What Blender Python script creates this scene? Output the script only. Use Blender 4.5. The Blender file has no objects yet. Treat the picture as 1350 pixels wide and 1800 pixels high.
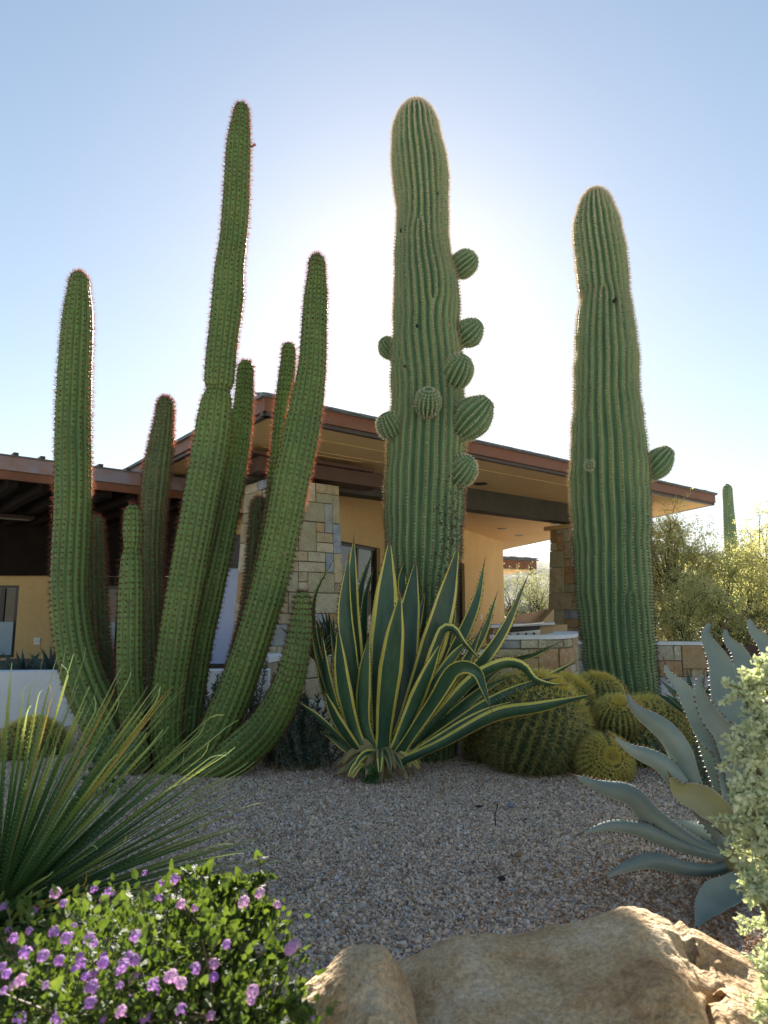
import bpy, math, random
import numpy as np
from mathutils import Vector
R = math.radians
rng = np.random.default_rng(7)
random.seed(7)
scene = bpy.context.scene
COL = scene.collection

# ------------------------------------------------------------------ camera, sky, sun, exposure
TILT = R(8.5); F = 1200.0; CX, CY = 675.0, 900.0; H = 1.1
cam_d = bpy.data.cameras.new('camera'); cam = bpy.data.objects.new('camera', cam_d); COL.objects.link(cam)
cam.location = (0, 0, H); cam.rotation_euler = (math.pi/2 + TILT, 0, 0)
cam_d.sensor_fit = 'VERTICAL'; cam_d.sensor_height = 36; cam_d.lens = 24
cam_d.clip_start = 0.05; cam_d.clip_end = 5000
cam_d.dof.use_dof = True; cam_d.dof.focus_distance = 5.4; cam_d.dof.aperture_fstop = 6.3
scene.camera = cam
SUN_EL, SUN_AZ = R(25.5), R(1.6)      # azimuth measured from +Y towards +X
world = bpy.data.worlds.new('World'); scene.world = world; world.use_nodes = True
nt = world.node_tree; nt.nodes.clear()
sky = nt.nodes.new('ShaderNodeTexSky'); sky.sky_type = 'NISHITA'; sky.sun_disc = False
sky.sun_elevation = SUN_EL; sky.sun_rotation = SUN_AZ
sky.altitude = 700; sky.air_density = 1.12; sky.dust_density = 0.42; sky.ozone_density = 0.35
SKY_K, SKY_STRENGTH = 0.08, 0.065
# the same soft roll-off over the whole dome: c' = c / (1 + k c)
sep = nt.nodes.new('ShaderNodeSeparateColor'); comb = nt.nodes.new('ShaderNodeCombineColor')
nt.links.new(sky.outputs[0], sep.inputs[0])
for i in range(3):
    a = nt.nodes.new('ShaderNodeMath'); a.operation = 'MULTIPLY_ADD'; a.inputs[1].default_value = SKY_K; a.inputs[2].default_value = 1
    b = nt.nodes.new('ShaderNodeMath'); b.operation = 'DIVIDE'
    nt.links.new(sep.outputs[i], a.inputs[0]); nt.links.new(sep.outputs[i], b.inputs[0]); nt.links.new(a.outputs[0], b.inputs[1])
    nt.links.new(b.outputs[0], comb.inputs[i])
bg = nt.nodes.new('ShaderNodeBackground'); bg.inputs[1].default_value = SKY_STRENGTH
wo = nt.nodes.new('ShaderNodeOutputWorld')
nt.links.new(comb.outputs[0], bg.inputs[0]); nt.links.new(bg.outputs[0], wo.inputs[0])
sun_d = bpy.data.lights.new('sun', 'SUN'); sun = bpy.data.objects.new('sun', sun_d); COL.objects.link(sun)
sun_d.energy = 5.0; sun_d.angle = R(0.55); sun_d.color = (1.0, 0.93, 0.82)
sdir = Vector((math.sin(SUN_AZ)*math.cos(SUN_EL), math.cos(SUN_AZ)*math.cos(SUN_EL), math.sin(SUN_EL)))
sun.rotation_euler = sdir.to_track_quat('Z', 'Y').to_euler()
vs = scene.view_settings; vs.view_transform = 'Standard'; vs.look = 'None'; vs.exposure = 1.95; vs.gamma = 1; vs.use_curve_mapping = False
scene.cycles.use_denoising = True
scene.cycles.max_bounces = 8; scene.cycles.diffuse_bounces = 4; scene.cycles.transparent_max_bounces = 8
scene.cycles.sample_clamp_indirect = 6

# ------------------------------------------------------------------ photograph pixel -> place
def ray(px, py):
    u = (px-CX)/F; v = (CY-py)/F
    return u, math.cos(TILT)-v*math.sin(TILT), math.sin(TILT)+v*math.cos(TILT)
def P(px, py, Y):
    x, y, z = ray(px, py); k = Y/y
    return np.array([x*k, Y, H+z*k])
def PZ(px, py, z0):
    x, y, z = ray(px, py); k = (z0-H)/z
    return np.array([x*k, y*k, z0])
def mpp(py, Y):                      # metres per photograph pixel at depth Y
    return Y/ray(CX, py)[1]/F
def zg(x, y):                        # gentle lie of the land
    s = np.clip((np.asarray(y)-5.2)/3.0, 0, 1); s = s*s*(3-2*s)
    return 0.10*s + 0.015*np.sin(x*1.7+y*.9)*np.clip(np.asarray(y)-1, 0, 1)

# ------------------------------------------------------------------ mesh helpers
def unit(v):
    v = np.asarray(v, float); return v/np.maximum(np.linalg.norm(v, axis=-1, keepdims=True), 1e-9)
def mesh(name, V, polys, mats, midx=None, smooth=False, attrs=None):
    """V (n,3); polys: list of int arrays (m,k) of equal-sided faces, or a list of tuples"""
    me = bpy.data.meshes.new(name)
    V = np.asarray(V, np.float32)
    if isinstance(polys, np.ndarray): polys = [polys]
    if polys and isinstance(polys[0], (tuple, list)) :
        loops = np.concatenate([np.asarray(p) for p in polys]); tot = np.array([len(p) for p in polys])
    else:
        polys = [p for p in polys if len(p)]
        loops = np.concatenate([p.ravel() for p in polys]); tot = np.concatenate([np.full(len(p), p.shape[1]) for p in polys])
    st = np.concatenate([[0], np.cumsum(tot)[:-1]])
    me.vertices.add(len(V)); me.vertices.foreach_set('co', V.ravel())
    me.loops.add(len(loops)); me.loops.foreach_set('vertex_index', loops.astype(np.int32))
    me.polygons.add(len(tot)); me.polygons.foreach_set('loop_start', st.astype(np.int32))
    for m in mats: me.materials.append(m)
    if midx is not None: me.polygons.foreach_set('material_index', np.asarray(midx, np.int32))
    me.polygons.foreach_set('use_smooth', np.full(len(tot), bool(smooth)))
    if attrs:
        for k, a in attrs.items():
            at = me.attributes.new(k, 'FLOAT', 'POINT'); at.data.foreach_set('value', np.asarray(a, np.float32))
    me.update(calc_edges=True)
    return me
def link(name, me, parent=None, loc=None):
    o = bpy.data.objects.new(name, me); COL.objects.link(o)
    if parent is not None: o.parent = parent
    if loc is not None: o.location = loc
    return o
def tag(o, label=None, cat=None, group=None, kind=None):
    if label: o['label'] = label
    if cat: o['category'] = cat
    if group: o['group'] = group
    if kind: o['kind'] = kind
    return o
def thing(name, label, cat, loc, group=None):
    o = bpy.data.objects.new(name, None); COL.objects.link(o); o.location = tuple(map(float, loc))
    o.empty_display_size = .1
    return tag(o, label, cat, group)
def origin(t): return np.array(t.location)
def part(name, V, polys, mats, parent, **k):      # V in world coordinates, parent a thing at its place
    root = parent
    while root.parent is not None: root = root.parent
    return link(name, mesh(name, np.asarray(V)-origin(root), polys, mats, **k), parent)
class MB:
    """collects boxes, prisms and tubes into one mesh"""
    def __init__(s): s.V = []; s.F = []; s.M = []; s.n = 0
    def add(s, V, F, m=0):
        V = np.asarray(V, float); s.V.append(V)
        for f in F: s.F.append(tuple(int(i)+s.n for i in f)); s.M.append(m)
        s.n += len(V)
    def hexa(s, c, m=0):              # 8 corners: bottom ring 0-3, top ring 4-7
        s.add(c, [(3, 2, 1, 0), (4, 5, 6, 7), (0, 1, 5, 4), (1, 2, 6, 5), (2, 3, 7, 6), (3, 0, 4, 7)], m)
    def box(s, c, ax, ay, az, m=0):   # centre and three half axes
        c, ax, ay, az = map(np.asarray, (c, ax, ay, az))
        s.hexa([c+i*ax+j*ay+k*az for k in (-1, 1) for i, j in ((-1, -1), (1, -1), (1, 1), (-1, 1))], m)
    def prism(s, pts, z0, z1, m=0):   # plan outline extruded
        n = len(pts); pts = [np.asarray(p, float)[:2] for p in pts]
        V = [(*p, z0) for p in pts]+[(*p, z1) for p in pts]
        s.add(V, [tuple(range(n))[::-1], tuple(range(n, 2*n))]+[(i, (i+1) % n, n+(i+1) % n, n+i) for i in range(n)], m)
    def tube(s, pts, rad, seg=6, m=0):
        pts = np.asarray(pts, float); rad = np.broadcast_to(rad, len(pts)); n = len(pts)
        T = unit(np.gradient(pts, axis=0)); ref = np.array([.3, .9, .2]); A = unit(np.cross(T, ref)); B = np.cross(T, A)
        th = np.arange(seg)*2*math.pi/seg
        V = pts[:, None]+rad[:, None, None]*(A[:, None]*np.cos(th)[None, :, None]+B[:, None]*np.sin(th)[None, :, None])
        F = [(i*seg+j, i*seg+(j+1) % seg, (i+1)*seg+(j+1) % seg, (i+1)*seg+j) for i in range(n-1) for j in range(seg)]
        F += [tuple(range(seg))[::-1], tuple((n-1)*seg+j for j in range(seg))]
        s.add(V.reshape(-1, 3), F, m)
    def build(s, name, mats, parent, smooth=False):
        return part(name, np.concatenate(s.V), s.F, mats if isinstance(mats, list) else [mats], parent, midx=s.M, smooth=smooth)

def spline(pts, n):
    """Catmull-Rom through rows of pts, n samples evenly spread by length of first three columns"""
    pts = np.asarray(pts, float)
    p = np.vstack([2*pts[0]-pts[1], pts, 2*pts[-1]-pts[-2]])
    out = []
    for i in range(1, len(p)-2):
        t = np.linspace(0, 1, 24, endpoint=False)[:, None]
        a, b, c, d = p[i-1], p[i], p[i+1], p[i+2]
        out.append(.5*((2*b)+(-a+c)*t+(2*a-5*b+4*c-d)*t*t+(-a+3*b-3*c+d)*t**3))
    out = np.vstack(out+[p[-2][None]])
    L = np.concatenate([[0], np.cumsum(np.linalg.norm(np.diff(out[:, :3], axis=0), axis=1))])
    s = np.linspace(0, L[-1], n)
    return np.stack([np.interp(s, L, out[:, k]) for k in range(out.shape[1])], 1), L[-1]

# ------------------------------------------------------------------ materials
def ramp(nt, stops):
    r = nt.nodes.new('ShaderNodeValToRGB'); e = r.color_ramp.elements
    while len(e) < len(stops): e.new(.5)
    for i, (p, c) in enumerate(stops): e[i].position = p; e[i].color = (*c, 1)
    return r
def mat(name, cols, scale=6, detail=5, rough=.6, bump=0, bscale=40, transl=0, vary=0, attr=None, attr_cols=None, stretch=None,
        metal=0, spec=.4, rough_noise=.6, lo=.3, hi=.7, thin=None, coat=0, grain=0, gscale=150):
    """noise between cols; vary: value change from piece to piece; attr: named attribute runs attr_cols over it"""
    m = bpy.data.materials.new(name); m.use_nodes = True; nt = m.node_tree; L = nt.links.new
    bs = nt.nodes['Principled BSDF']; out = nt.nodes['Material Output']
    tc = nt.nodes.new('ShaderNodeTexCoord'); vec = tc.outputs['Object']
    if stretch:
        mp = nt.nodes.new('ShaderNodeMapping'); mp.inputs['Scale'].default_value = stretch; L(vec, mp.inputs[0]); vec = mp.outputs[0]
    oi = nt.nodes.new('ShaderNodeObjectInfo')
    nz = nt.nodes.new('ShaderNodeTexNoise'); nz.noise_dimensions = '4D'; nz.inputs['Scale'].default_value = scale; nz.inputs['Detail'].default_value = detail
    nz.inputs['Roughness'].default_value = rough_noise
    wm = nt.nodes.new('ShaderNodeMath'); wm.operation = 'MULTIPLY'; wm.inputs[1].default_value = 37; L(oi.outputs['Random'], wm.inputs[0]); L(wm.outputs[0], nz.inputs['W'])
    L(vec, nz.inputs['Vector'])
    n = len(cols); rp = ramp(nt, [(lo+(hi-lo)*i/max(n-1, 1), c) for i, c in enumerate(cols)]); L(nz.outputs['Fac'], rp.inputs[0])
    c = rp.outputs[0]
    if attr:
        at = nt.nodes.new('ShaderNodeAttribute'); at.attribute_name = attr
        r2 = ramp(nt, attr_cols); L(at.outputs['Fac'], r2.inputs[0])
        mx = nt.nodes.new('ShaderNodeMix'); mx.data_type = 'RGBA'; mx.blend_type = 'MULTIPLY'; mx.inputs[0].default_value = 1
        L(c, mx.inputs[6]); L(r2.outputs[0], mx.inputs[7]); c = mx.outputs[2]
    if grain:
        gn = nt.nodes.new('ShaderNodeTexNoise'); gn.inputs['Scale'].default_value = gscale; gn.inputs['Detail'].default_value = 4; gn.inputs['Roughness'].default_value = .75; L(vec, gn.inputs['Vector'])
        gm = nt.nodes.new('ShaderNodeMapRange'); gm.inputs[1].default_value = .3; gm.inputs[2].default_value = .7; gm.inputs[3].default_value = 1-grain; gm.inputs[4].default_value = 1+grain; L(gn.outputs['Fac'], gm.inputs[0])
        gx_ = nt.nodes.new('ShaderNodeHueSaturation'); L(c, gx_.inputs['Color']); L(gm.outputs[0], gx_.inputs['Value']); c = gx_.outputs[0]
    if vary:
        hv = nt.nodes.new('ShaderNodeHueSaturation'); mr = nt.nodes.new('ShaderNodeMapRange')
        mr.inputs[3].default_value = 1-vary; mr.inputs[4].default_value = 1+vary; L(oi.outputs['Random'], mr.inputs[0]); L(mr.outputs[0], hv.inputs['Value'])
        L(c, hv.inputs['Color']); c = hv.outputs[0]
    L(c, bs.inputs['Base Color'])
    bs.inputs['Roughness'].default_value = rough; bs.inputs['Metallic'].default_value = metal
    bs.inputs['Specular IOR Level'].default_value = spec
    if coat: bs.inputs['Coat Weight'].default_value = coat
    if bump:
        b = nt.nodes.new('ShaderNodeBump'); b.inputs['Strength'].default_value = bump; b.inputs['Distance'].default_value = .02
        n2 = nt.nodes.new('ShaderNodeTexNoise'); n2.inputs['Scale'].default_value = bscale; n2.inputs['Detail'].default_value = 6
        L(vec, n2.inputs['Vector']); L(n2.outputs['Fac'], b.inputs['Height']); L(b.outputs[0], bs.inputs['Normal'])
    if transl:
        tr = nt.nodes.new('ShaderNodeBsdfTranslucent'); mx2 = nt.nodes.new('ShaderNodeMixShader'); mx2.inputs[0].default_value = transl
        if thin:
            g = nt.nodes.new('ShaderNodeMix'); g.data_type = 'RGBA'; g.blend_type = 'MULTIPLY'; g.inputs[0].default_value = 1; g.inputs[7].default_value = (*thin, 1)
            L(c, g.inputs[6]); g.clamp_result = False; L(g.outputs[2], tr.inputs[0])
        else: L(c, tr.inputs[0])
        L(bs.outputs[0], mx2.inputs[1]); L(tr.outputs[0], mx2.inputs[2]); L(mx2.outputs[0], out.inputs[0])
    m['_c'] = 1
    return m
# ------------------------------------------------------------------ setting: ground, hills
M_sand = mat('desert_soil', [(.20, .15, .10), (.33, .26, .19), (.40, .33, .25)], scale=3, bump=.4, bscale=30, rough=.95)
M_pale = mat('pale_bounce_ground', [(.42, .36, .30), (.52, .46, .39), (.58, .53, .47)], scale=2, bump=.5, bscale=60, rough=.95)  # ground colour raised paler to bounce extra sunlight onto the shaded fronts
M_soil = mat('garden_soil', [(.10, .07, .05), (.19, .14, .10), (.26, .21, .17)], scale=60, detail=8, bump=1, bscale=160, rough=.95)
M_hill = mat('hill_scrub', [(.05, .06, .035), (.12, .12, .07), (.24, .20, .15)], scale=.06, detail=12, rough=.95, bump=1, bscale=.5)
# main ground: fine near the garden, coarse to the horizon
gx = np.concatenate([[-3000, -800, -200, -60, -20, -10], np.linspace(-6, 8, 57), [12, 20, 60, 200, 800, 3000]])
gy = np.concatenate([[-600, -100, -20, -5], np.linspace(-1, 13, 57), [18, 30, 60, 200, 800, 3000]])
X, Yg = np.meshgrid(gx, gy); Z = zg(X, Yg)*(np.abs(X) < 10)*(Yg < 14)
n1, n2 = X.shape; idx = np.arange(n1*n2).reshape(n1, n2)
Q = np.stack([idx[:-1, :-1], idx[:-1, 1:], idx[1:, 1:], idx[1:, :-1]], -1).reshape(-1, 4)
tag(link('ground', mesh('ground', np.stack([X, Yg, Z], -1).reshape(-1, 3), Q, [M_pale], smooth=True)), kind='structure')
# hills behind
def hills(name, x0, x1, y0, y1, prof, seed):
    nx, ny = 120, 40
    xs = np.linspace(x0, x1, nx); ys = np.linspace(y0, y1, ny)
    X, Y = np.meshgrid(xs, ys)
    k = np.sin(np.linspace(0, math.pi, ny))[:, None]**.8
    r = np.random.default_rng(seed); Z = np.zeros_like(X)
    for o in range(7):
        f = .006*1.9**o; a = 9/1.75**o
        Z += a*np.sin(X*f*6.3+r.uniform(0, 6.3)+1.3*np.sin(Y*f*4+o))*np.cos(Y*f*5.1+r.uniform(0, 6.3))
    Z = k*(prof(X)+Z)-2
    idx = np.arange(nx*ny).reshape(ny, nx)
    Q = np.stack([idx[:-1, :-1], idx[:-1, 1:], idx[1:, 1:], idx[1:, :-1]], -1).reshape(-1, 4)
    tag(link(name, mesh(name, np.stack([X, Y, Z], -1).reshape(-1, 3), Q, [M_hill], smooth=True)), kind='structure')
hills('hills', -900, 1300, 420, 900, lambda X: 38+18*np.exp(-((X-290)/90.)**2)+10*np.exp(-((X-90)/60.)**2), 3)

# ------------------------------------------------------------------ ashlar stones
STONE = []
for nm, cols in (('tan', [(.24, .18, .10), (.40, .32, .20), (.46, .38, .26)]), ('buff', [(.30, .25, .16), (.46, .40, .28), (.52, .46, .34)]), ('ochre', [(.34, .19, .08), (.42, .31, .17)]),
                 ('rust', [(.20, .11, .06), (.38, .23, .11), (.42, .33, .22)]), ('grey', [(.22, .23, .24), (.42, .42, .40)]), ('bluegrey', [(.12, .15, .20), (.36, .38, .40)]),
                 ('olive', [(.29, .25, .15), (.40, .37, .26)])):
    STONE.append(mat('sandstone_'+nm, cols, scale=7, detail=10, bump=1, bscale=22, grain=.3, gscale=60, rough=.85, vary=.14, rough_noise=.65))
SW = np.array([.32, .28, .10, .07, .05, .02, .16])
M_mortar = mat('mortar', [(.16, .13, .09), (.22, .18, .13)], rough=.95)
M_cap = mat('wall_cap_plaster', [(.62, .61, .60), (.72, .71, .70)], rough=.8, bump=.15)
def ashlar(W, Hh, cell, rs):
    """rectangles (x0,z0,x1,z1) covering W x Hh, bonded at random"""
    nx, nz = max(1, round(W/cell)), max(1, round(Hh/cell)); cx, cz = W/nx, Hh/nz
    occ = np.zeros((nz, nx), bool); out = []
    for j in range(nz):
        for i in range(nx):
            if occ[j, i]: continue
            w = rs.choice([1, 2, 3, 4], p=[.2, .42, .26, .12]); h = rs.choice([1, 2, 3], p=[.42, .4, .18])
            while w > 1 and (i+w > nx or occ[j, i:i+w].any()): w -= 1
            h = min(h, nz-j)
            occ[j:j+h, i:i+w] = True; out.append([i*cx, j*cz, (i+w)*cx, (j+h)*cz])
    return out
def stone_face(pt, nrm, W, Hh, cell, parent, rs, depth=.05, keep=None):
    """pt(s,z)->world point on the face; nrm(s)->outward normal"""
    for x0, z0, x1, z1 in ashlar(W, Hh, cell, rs):
        g = .004+rs.uniform(0, .003); pr = rs.uniform(.006, .034)
        if keep and not keep((x0+x1)/2, (z0+z1)/2): continue
        j = lambda: rs.uniform(-.003, .003)
        c = [(x0+g+j(), z0+g+j()), (x1-g+j(), z0+g+j()), (x1-g+j(), z1-g+j()), (x0+g+j(), z1-g+j())]
        b = .008
        ci = [(c[0][0]+b, c[0][1]+b), (c[1][0]-b, c[1][1]+b), (c[2][0]-b, c[2][1]-b), (c[3][0]+b, c[3][1]-b)]
        V = []
        for (s, z) in c: V.append(pt(s, z)-nrm(s)*depth)
        for (s, z) in c: V.append(pt(s, z)+nrm(s)*(pr-.006))
        mz = np.mean(ci, axis=0)
        for (s, z) in ci: V.append(pt(s, z)+nrm(s)*(pr+rs.uniform(-.002, .002)))
        V.append(pt(*mz)+nrm(mz[0])*(pr+rs.uniform(0, .006)))
        F = [(3, 2, 1, 0)]+[(i, (i+1) % 4, 4+(i+1) % 4, 4+i) for i in range(4)]+[(4+i, 4+(i+1) % 4, 8+(i+1) % 4, 8+i) for i in range(4)]+[(8+i, 8+(i+1) % 4, 12) for i in range(4)]
        part('stone', V, F, [STONE[rs.choice(7, p=SW)]], parent)

# ------------------------------------------------------------------ the house
M_fascia = mat('rusted_copper_fascia', [(.13, .045, .02), (.20, .075, .035), (.15, .08, .06)], scale=2.5, rough=.5, bump=.1, metal=.3)
M_fascia_l = mat('weathered_copper_fascia', [(.20, .10, .07), (.28, .18, .15), (.26, .24, .27), (.17, .08, .05)], scale=1.6, detail=8, rough=.55, metal=.3, rough_noise=.7)
M_drip = mat('dark_drip_edge', [(.05, .03, .022), (.07, .045, .03)], rough=.5)
M_slate = mat('slate_roof', [(.10, .11, .12), (.20, .21, .22)], scale=8, rough=.8, bump=.5)
M_soffit = mat('ochre_soffit_plaster', [(.58, .37, .16), (.64, .43, .20)], scale=1.2, rough=.85, bump=.05)
M_wall = mat('ochre_stucco', [(.50, .34, .145), (.58, .40, .185)], scale=1.1, rough=.9, bump=.3, bscale=80, grain=.10, gscale=25)
M_beam = mat('dark_bronze_beam', [(.050, .045, .034), (.075, .068, .05)], scale=3, rough=.7, spec=.2)
M_trim = mat('brown_beam_trim', [(.07, .035, .022), (.10, .05, .03)], rough=.6)
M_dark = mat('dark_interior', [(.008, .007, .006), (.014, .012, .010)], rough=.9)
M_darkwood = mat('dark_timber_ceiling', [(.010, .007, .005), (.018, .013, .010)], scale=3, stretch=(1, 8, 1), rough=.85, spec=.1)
M_floor = mat('patio_paving', [(.14, .11, .08), (.20, .16, .12)], scale=4, rough=.85)
M_frame = mat('black_window_frame', [(.02, .018, .016), (.03, .027, .024)], rough=.4)
M_white = mat('white_stucco', [(.60, .60, .63), (.70, .70, .72)], scale=2.5, rough=.85, bump=.2, bscale=60)
M_plate = mat('white_switch_plate', [(.62, .60, .56), (.66, .64, .60)], rough=.4)
M_steel = mat('stainless_steel', [(.45, .44, .42), (.55, .54, .52)], rough=.3, metal=.9)
def glass_mat():
    m = bpy.data.materials.new('coated_window_glass'); m.use_nodes = True; nt = m.node_tree
    bs = nt.nodes['Principled BSDF']; bs.inputs['Base Color'].default_value = (.55, .62, .80, 1); bs.inputs['Metallic'].default_value = .95; bs.inputs['Roughness'].default_value = .04
    n = nt.nodes.new('ShaderNodeTexNoise'); n.inputs['Scale'].default_value = .6; b = nt.nodes.new('ShaderNodeBump'); b.inputs['Strength'].default_value = .03
    nt.links.new(n.outputs[0], b.inputs['Height']); nt.links.new(b.outputs[0], bs.inputs['Normal'])
    return m
M_glass = glass_mat()
A = SUN = None
ang = R(39.5)                              # eaves: u runs back to the right, v back to the left
dU = np.array([math.cos(ang), math.sin(ang), 0.]); dV = np.array([-math.sin(ang), math.cos(ang), 0.]); UP = np.array([0, 0, 1.])
ZE = 3.86                                  # top of upper eave
C0 = PZ(465, 695, ZE); C1 = PZ(1257, 869, ZE)
dU = unit(C1-C0); Cl = PZ(250, 812, ZE); dVl = unit(Cl-C0)
Lu = np.linalg.norm(C1-C0)
dV = np.array([-dU[1], dU[0], 0])
dE = unit(np.array([-.26, .97, 0]))        # right-hand end of the roof
def uv(u, v, z): p = C0+u*dU+v*dV; return np.array([p[0], p[1], z])
def inv(p): d = np.asarray(p)[:2]-C0[:2]; return d@dU[:2], d@dV[:2]
house = thing('house', 'ochre stucco house with wide copper edged hip roof behind the cacti', 'house', (C0[0], C0[1], 0))
M_lawn = M_floor
# patio floor is part of the setting
mb = MB(); mb.prism([uv(-9, 2, 0), uv(14, 2, 0), uv(16, 16, 0), uv(-9, 16, 0)], -.1, .12)
tag(link('patio', mesh('patio', np.concatenate(mb.V), mb.F, [M_floor])), kind='structure')
# upper roof outline
Ca = C0+dVl*9.5; Cb = C1+dE*12
outl = [C0, C1, Cb, Ca]
FH = .20
def band(pts, z0, z1, th, name, m, closed=False, out=0):
    b = MB()
    for i in range(len(pts)-1):
        p, q = pts[i], pts[i+1]; d = unit(q-p); nn = np.array([d[1], -d[0], 0])
        a = p+nn*out; c = q+nn*out
        b.hexa([(*x[:2], z) for z in (z0, z1) for x in (a, c, c-nn*th, a-nn*th)])
    return b.build(name, m, house)
band([Ca, C0], ZE-FH, ZE-.02, .05, 'fascia', M_fascia)
band([C0, C1], ZE-FH, ZE-.02, .05, 'fascia', M_fascia)
band([C1, Cb], ZE-FH, ZE-.02, .05, 'fascia', M_fascia)
band([Ca, C0, C1, Cb], ZE-FH-.055, ZE-FH-.002, .08, 'drip_edge', M_drip, out=-.035)
# soffit: slab just inside the fascia
ctr = np.mean(outl, axis=0)
def inset(p, k): d = ctr-p; return p+unit(d)*k
so = [inset(p, .10) for p in outl]
mb = MB(); mb.prism(so, ZE-FH-.05, ZE-FH-.01); mb.build('soffit', M_soffit, house)
# soffit reveals (thin battens) parallel to the front eave and the left eave
for k, (a, b) in enumerate([(uv(.75, .62, 0), uv(Lu-.9, .62, 0)), (uv(1.3, 1.25, 0), uv(3.6, 1.25, 0)), (uv(.8, 1.5, 0), uv(2.6, 1.42, 0))]):
    mb = MB(); d = unit(b-a); nn = np.array([-d[1], d[0], 0])
    mb.hexa([(*x[:2], z) for z in (ZE-FH-.062, ZE-FH-.051) for x in (a, b, b+nn*.022, a+nn*.022)]); mb.build('soffit_trim', M_wall, house)
# roof cover: thin slate slab and low hip, with rows of slates along the edge
mb = MB(); ov = [p-unit(ctr-p)*.05 for p in outl]
mb.prism(ov, ZE-.018, ZE+.03)
V = [(*p[:2], ZE+.032) for p in ov]; a = uv(5, 5.5, ZE+1.25); b = uv(8, 8, ZE+1.25); V += [a, b]
mb.add(V, [(0, 1, 5, 4), (1, 2, 5), (2, 3, 4, 5), (3, 0, 4)]); mb.build('roof', M_slate, house)
rs = np.random.default_rng(5)
slm = None
for k in range(48):
    u = k*Lu/48; w = Lu/48*.96; zz = ZE+.034+rs.uniform(0, .006)
    mb = MB(); c = uv(u+w/2, .10, zz+.014)-dV*.0
    mb.box(c, dU*w/2, dV*.17+UP*.045, UP*(.010+rs.uniform(0, .006))); mb.build('slate', M_slate, house)
for k in range(30):
    u = k*.32; p = C1+dE*(u+.16)-np.array([dE[1], -dE[0], 0])*.12
    mb = MB(); mb.box(np.array([p[0], p[1], ZE+.045+rs.uniform(0, .006)]), dE*.15, np.array([dE[1], -dE[0], 0])*.16-UP*.04, UP*.014); mb.build('slate', M_slate, house)
# beams
ZB0, ZB1 = 3.18, 3.60
pb0 = PZ(560, 848, ZB0); u_, v_ = inv(pb0); VB = 2.0
def ubeam(u0, u1, v0, w, z0, z1, m, name='beam'):
    mb = MB(); mb.hexa([uv(u, v, z) for z in (z0, z1) for u, v in ((u0, v0), (u1, v0), (u1, v0+w), (u0, v0+w))]); return mb.build(name, m, house)
ubeam(.4, 9.9, 2.0, .35, ZB0, ZE-FH-.052, M_beam)
mb = MB(); p0 = uv(1.0, 2.3, 0); p1 = p0+dVl*6.5; nn = np.array([dVl[1], -dVl[0], 0])
mb.hexa([(*x[:2], z) for z in (ZB0, ZE-FH-.052) for x in (p0, p1, p1+nn*.3, p0+nn*.3)]); mb.build('beam', M_trim, house)
ubeam(.75, 3.1, 1.52, .42, 3.24, 3.46, M_trim, 'beam_bracket')
ubeam(.55, 2.85, 1.42, .62, 3.466, 3.52, M_trim, 'beam_bracket')
# column with battered sides under the corner of the beams
def column(u0, v0, a, b, z0, z1, bat, label, seed, cell, cap=False):
    t = thing('stone_pillar', label, 'pillar', uv(u0+a/2, v0+b/2, z0))
    def corner(su, sv, z):
        k = bat*(z1-z)/(z1-z0)
        return uv(u0+(-k if su < 0 else a+k), v0+(-k if sv < 0 else b+k), z)
    mb = MB(); e = .03
    mb.hexa([(lambda q: q)(np.array([*(corner(s1, s2, z)[:2]+(dU*(-s1)*e+dV*(-s2)*e)[:2]), z])) for z in (z0, z1-.01) for s1, s2 in ((-1, -1), (1, -1), (1, 1), (-1, 1))])
    mb.build('core', M_mortar, t)
    rs = np.random.default_rng(seed)
    W = a+bat
    def front(s, z):
        zz = z0+z; l, r = corner(-1, -1, zz), corner(1, -1, zz); return l+(r-l)*(s/W)
    stone_face(front, lambda s: -dV, W, z1-z0, cell, t, rs)
    Wl = b+bat
    def left(s, z):
        zz = z0+z; l, r = corner(-1, 1, zz), corner(-1, -1, zz); return l+(r-l)*(s/Wl)
    stone_face(left, lambda s: -dU, Wl, z1-z0, cell, t, rs)
    return t
col1 = column(1.0, 1.55, 1.22, .9, 0, 3.17, .11, 'tall tan sandstone pillar holding the roof beams near the columnar cactus', 11, .16)
pL = PZ(968, 926, 3.17); pu, pv = inv(pL)
col2 = column(pu, pv-.95, 1.3, .95, 0, 3.17, .12, 'sandstone pillar half hidden behind the right saguaro', 12, .20)
tube = None
mb = MB(); mb.hexa([uv(u, v, z) for z in (3.08, 3.172) for u, v in ((pu-.12, pv-1.05), (pu+1.4, pv-1.05), (pu+1.4, pv+.12), (pu-.12, pv+.12))]); mb.build('pillar_cap', M_soffit, col2)
mb = MB(); c = PZ(1002, 968, 2.75); mb.box(uv(pu+.42, pv-.98, 2.62), dU*.16, dV*.02, UP*.21); mb.build('niche', M_frame, col2)
# recessed ochre walls under the roof, each a part
def wall_quad(a, b, z0, z1, th, name, m, parent=house, holes=()):
    """vertical wall from a to b with rectangular holes (t0,t1,z0,z1)"""
    L = np.linalg.norm((b-a)[:2]); d = unit(np.array([*(b-a)[:2], 0])); nn = np.array([-d[1], d[0], 0])
    mb = MB(); ts = sorted({0, L, *[h[0] for h in holes], *[h[1] for h in holes]})
    for t0, t1 in zip(ts[:-1], ts[1:]):
        hs = sorted([h for h in holes if h[0] <= t0+1e-6 and h[1] >= t1-1e-6], key=lambda h: h[2]); z = z0
        for h in hs+[(0, 0, z1, z1)]:
            if h[2]-z > .001:
                p, q = a+d*t0, a+d*t1; mb.hexa([(*x[:2], zz) for zz in (z, h[2]) for x in (p, q, q+nn*th, p+nn*th)])
            z = h[3]
    return mb.build(name, m, parent), d, nn
ZC = 3.55
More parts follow.
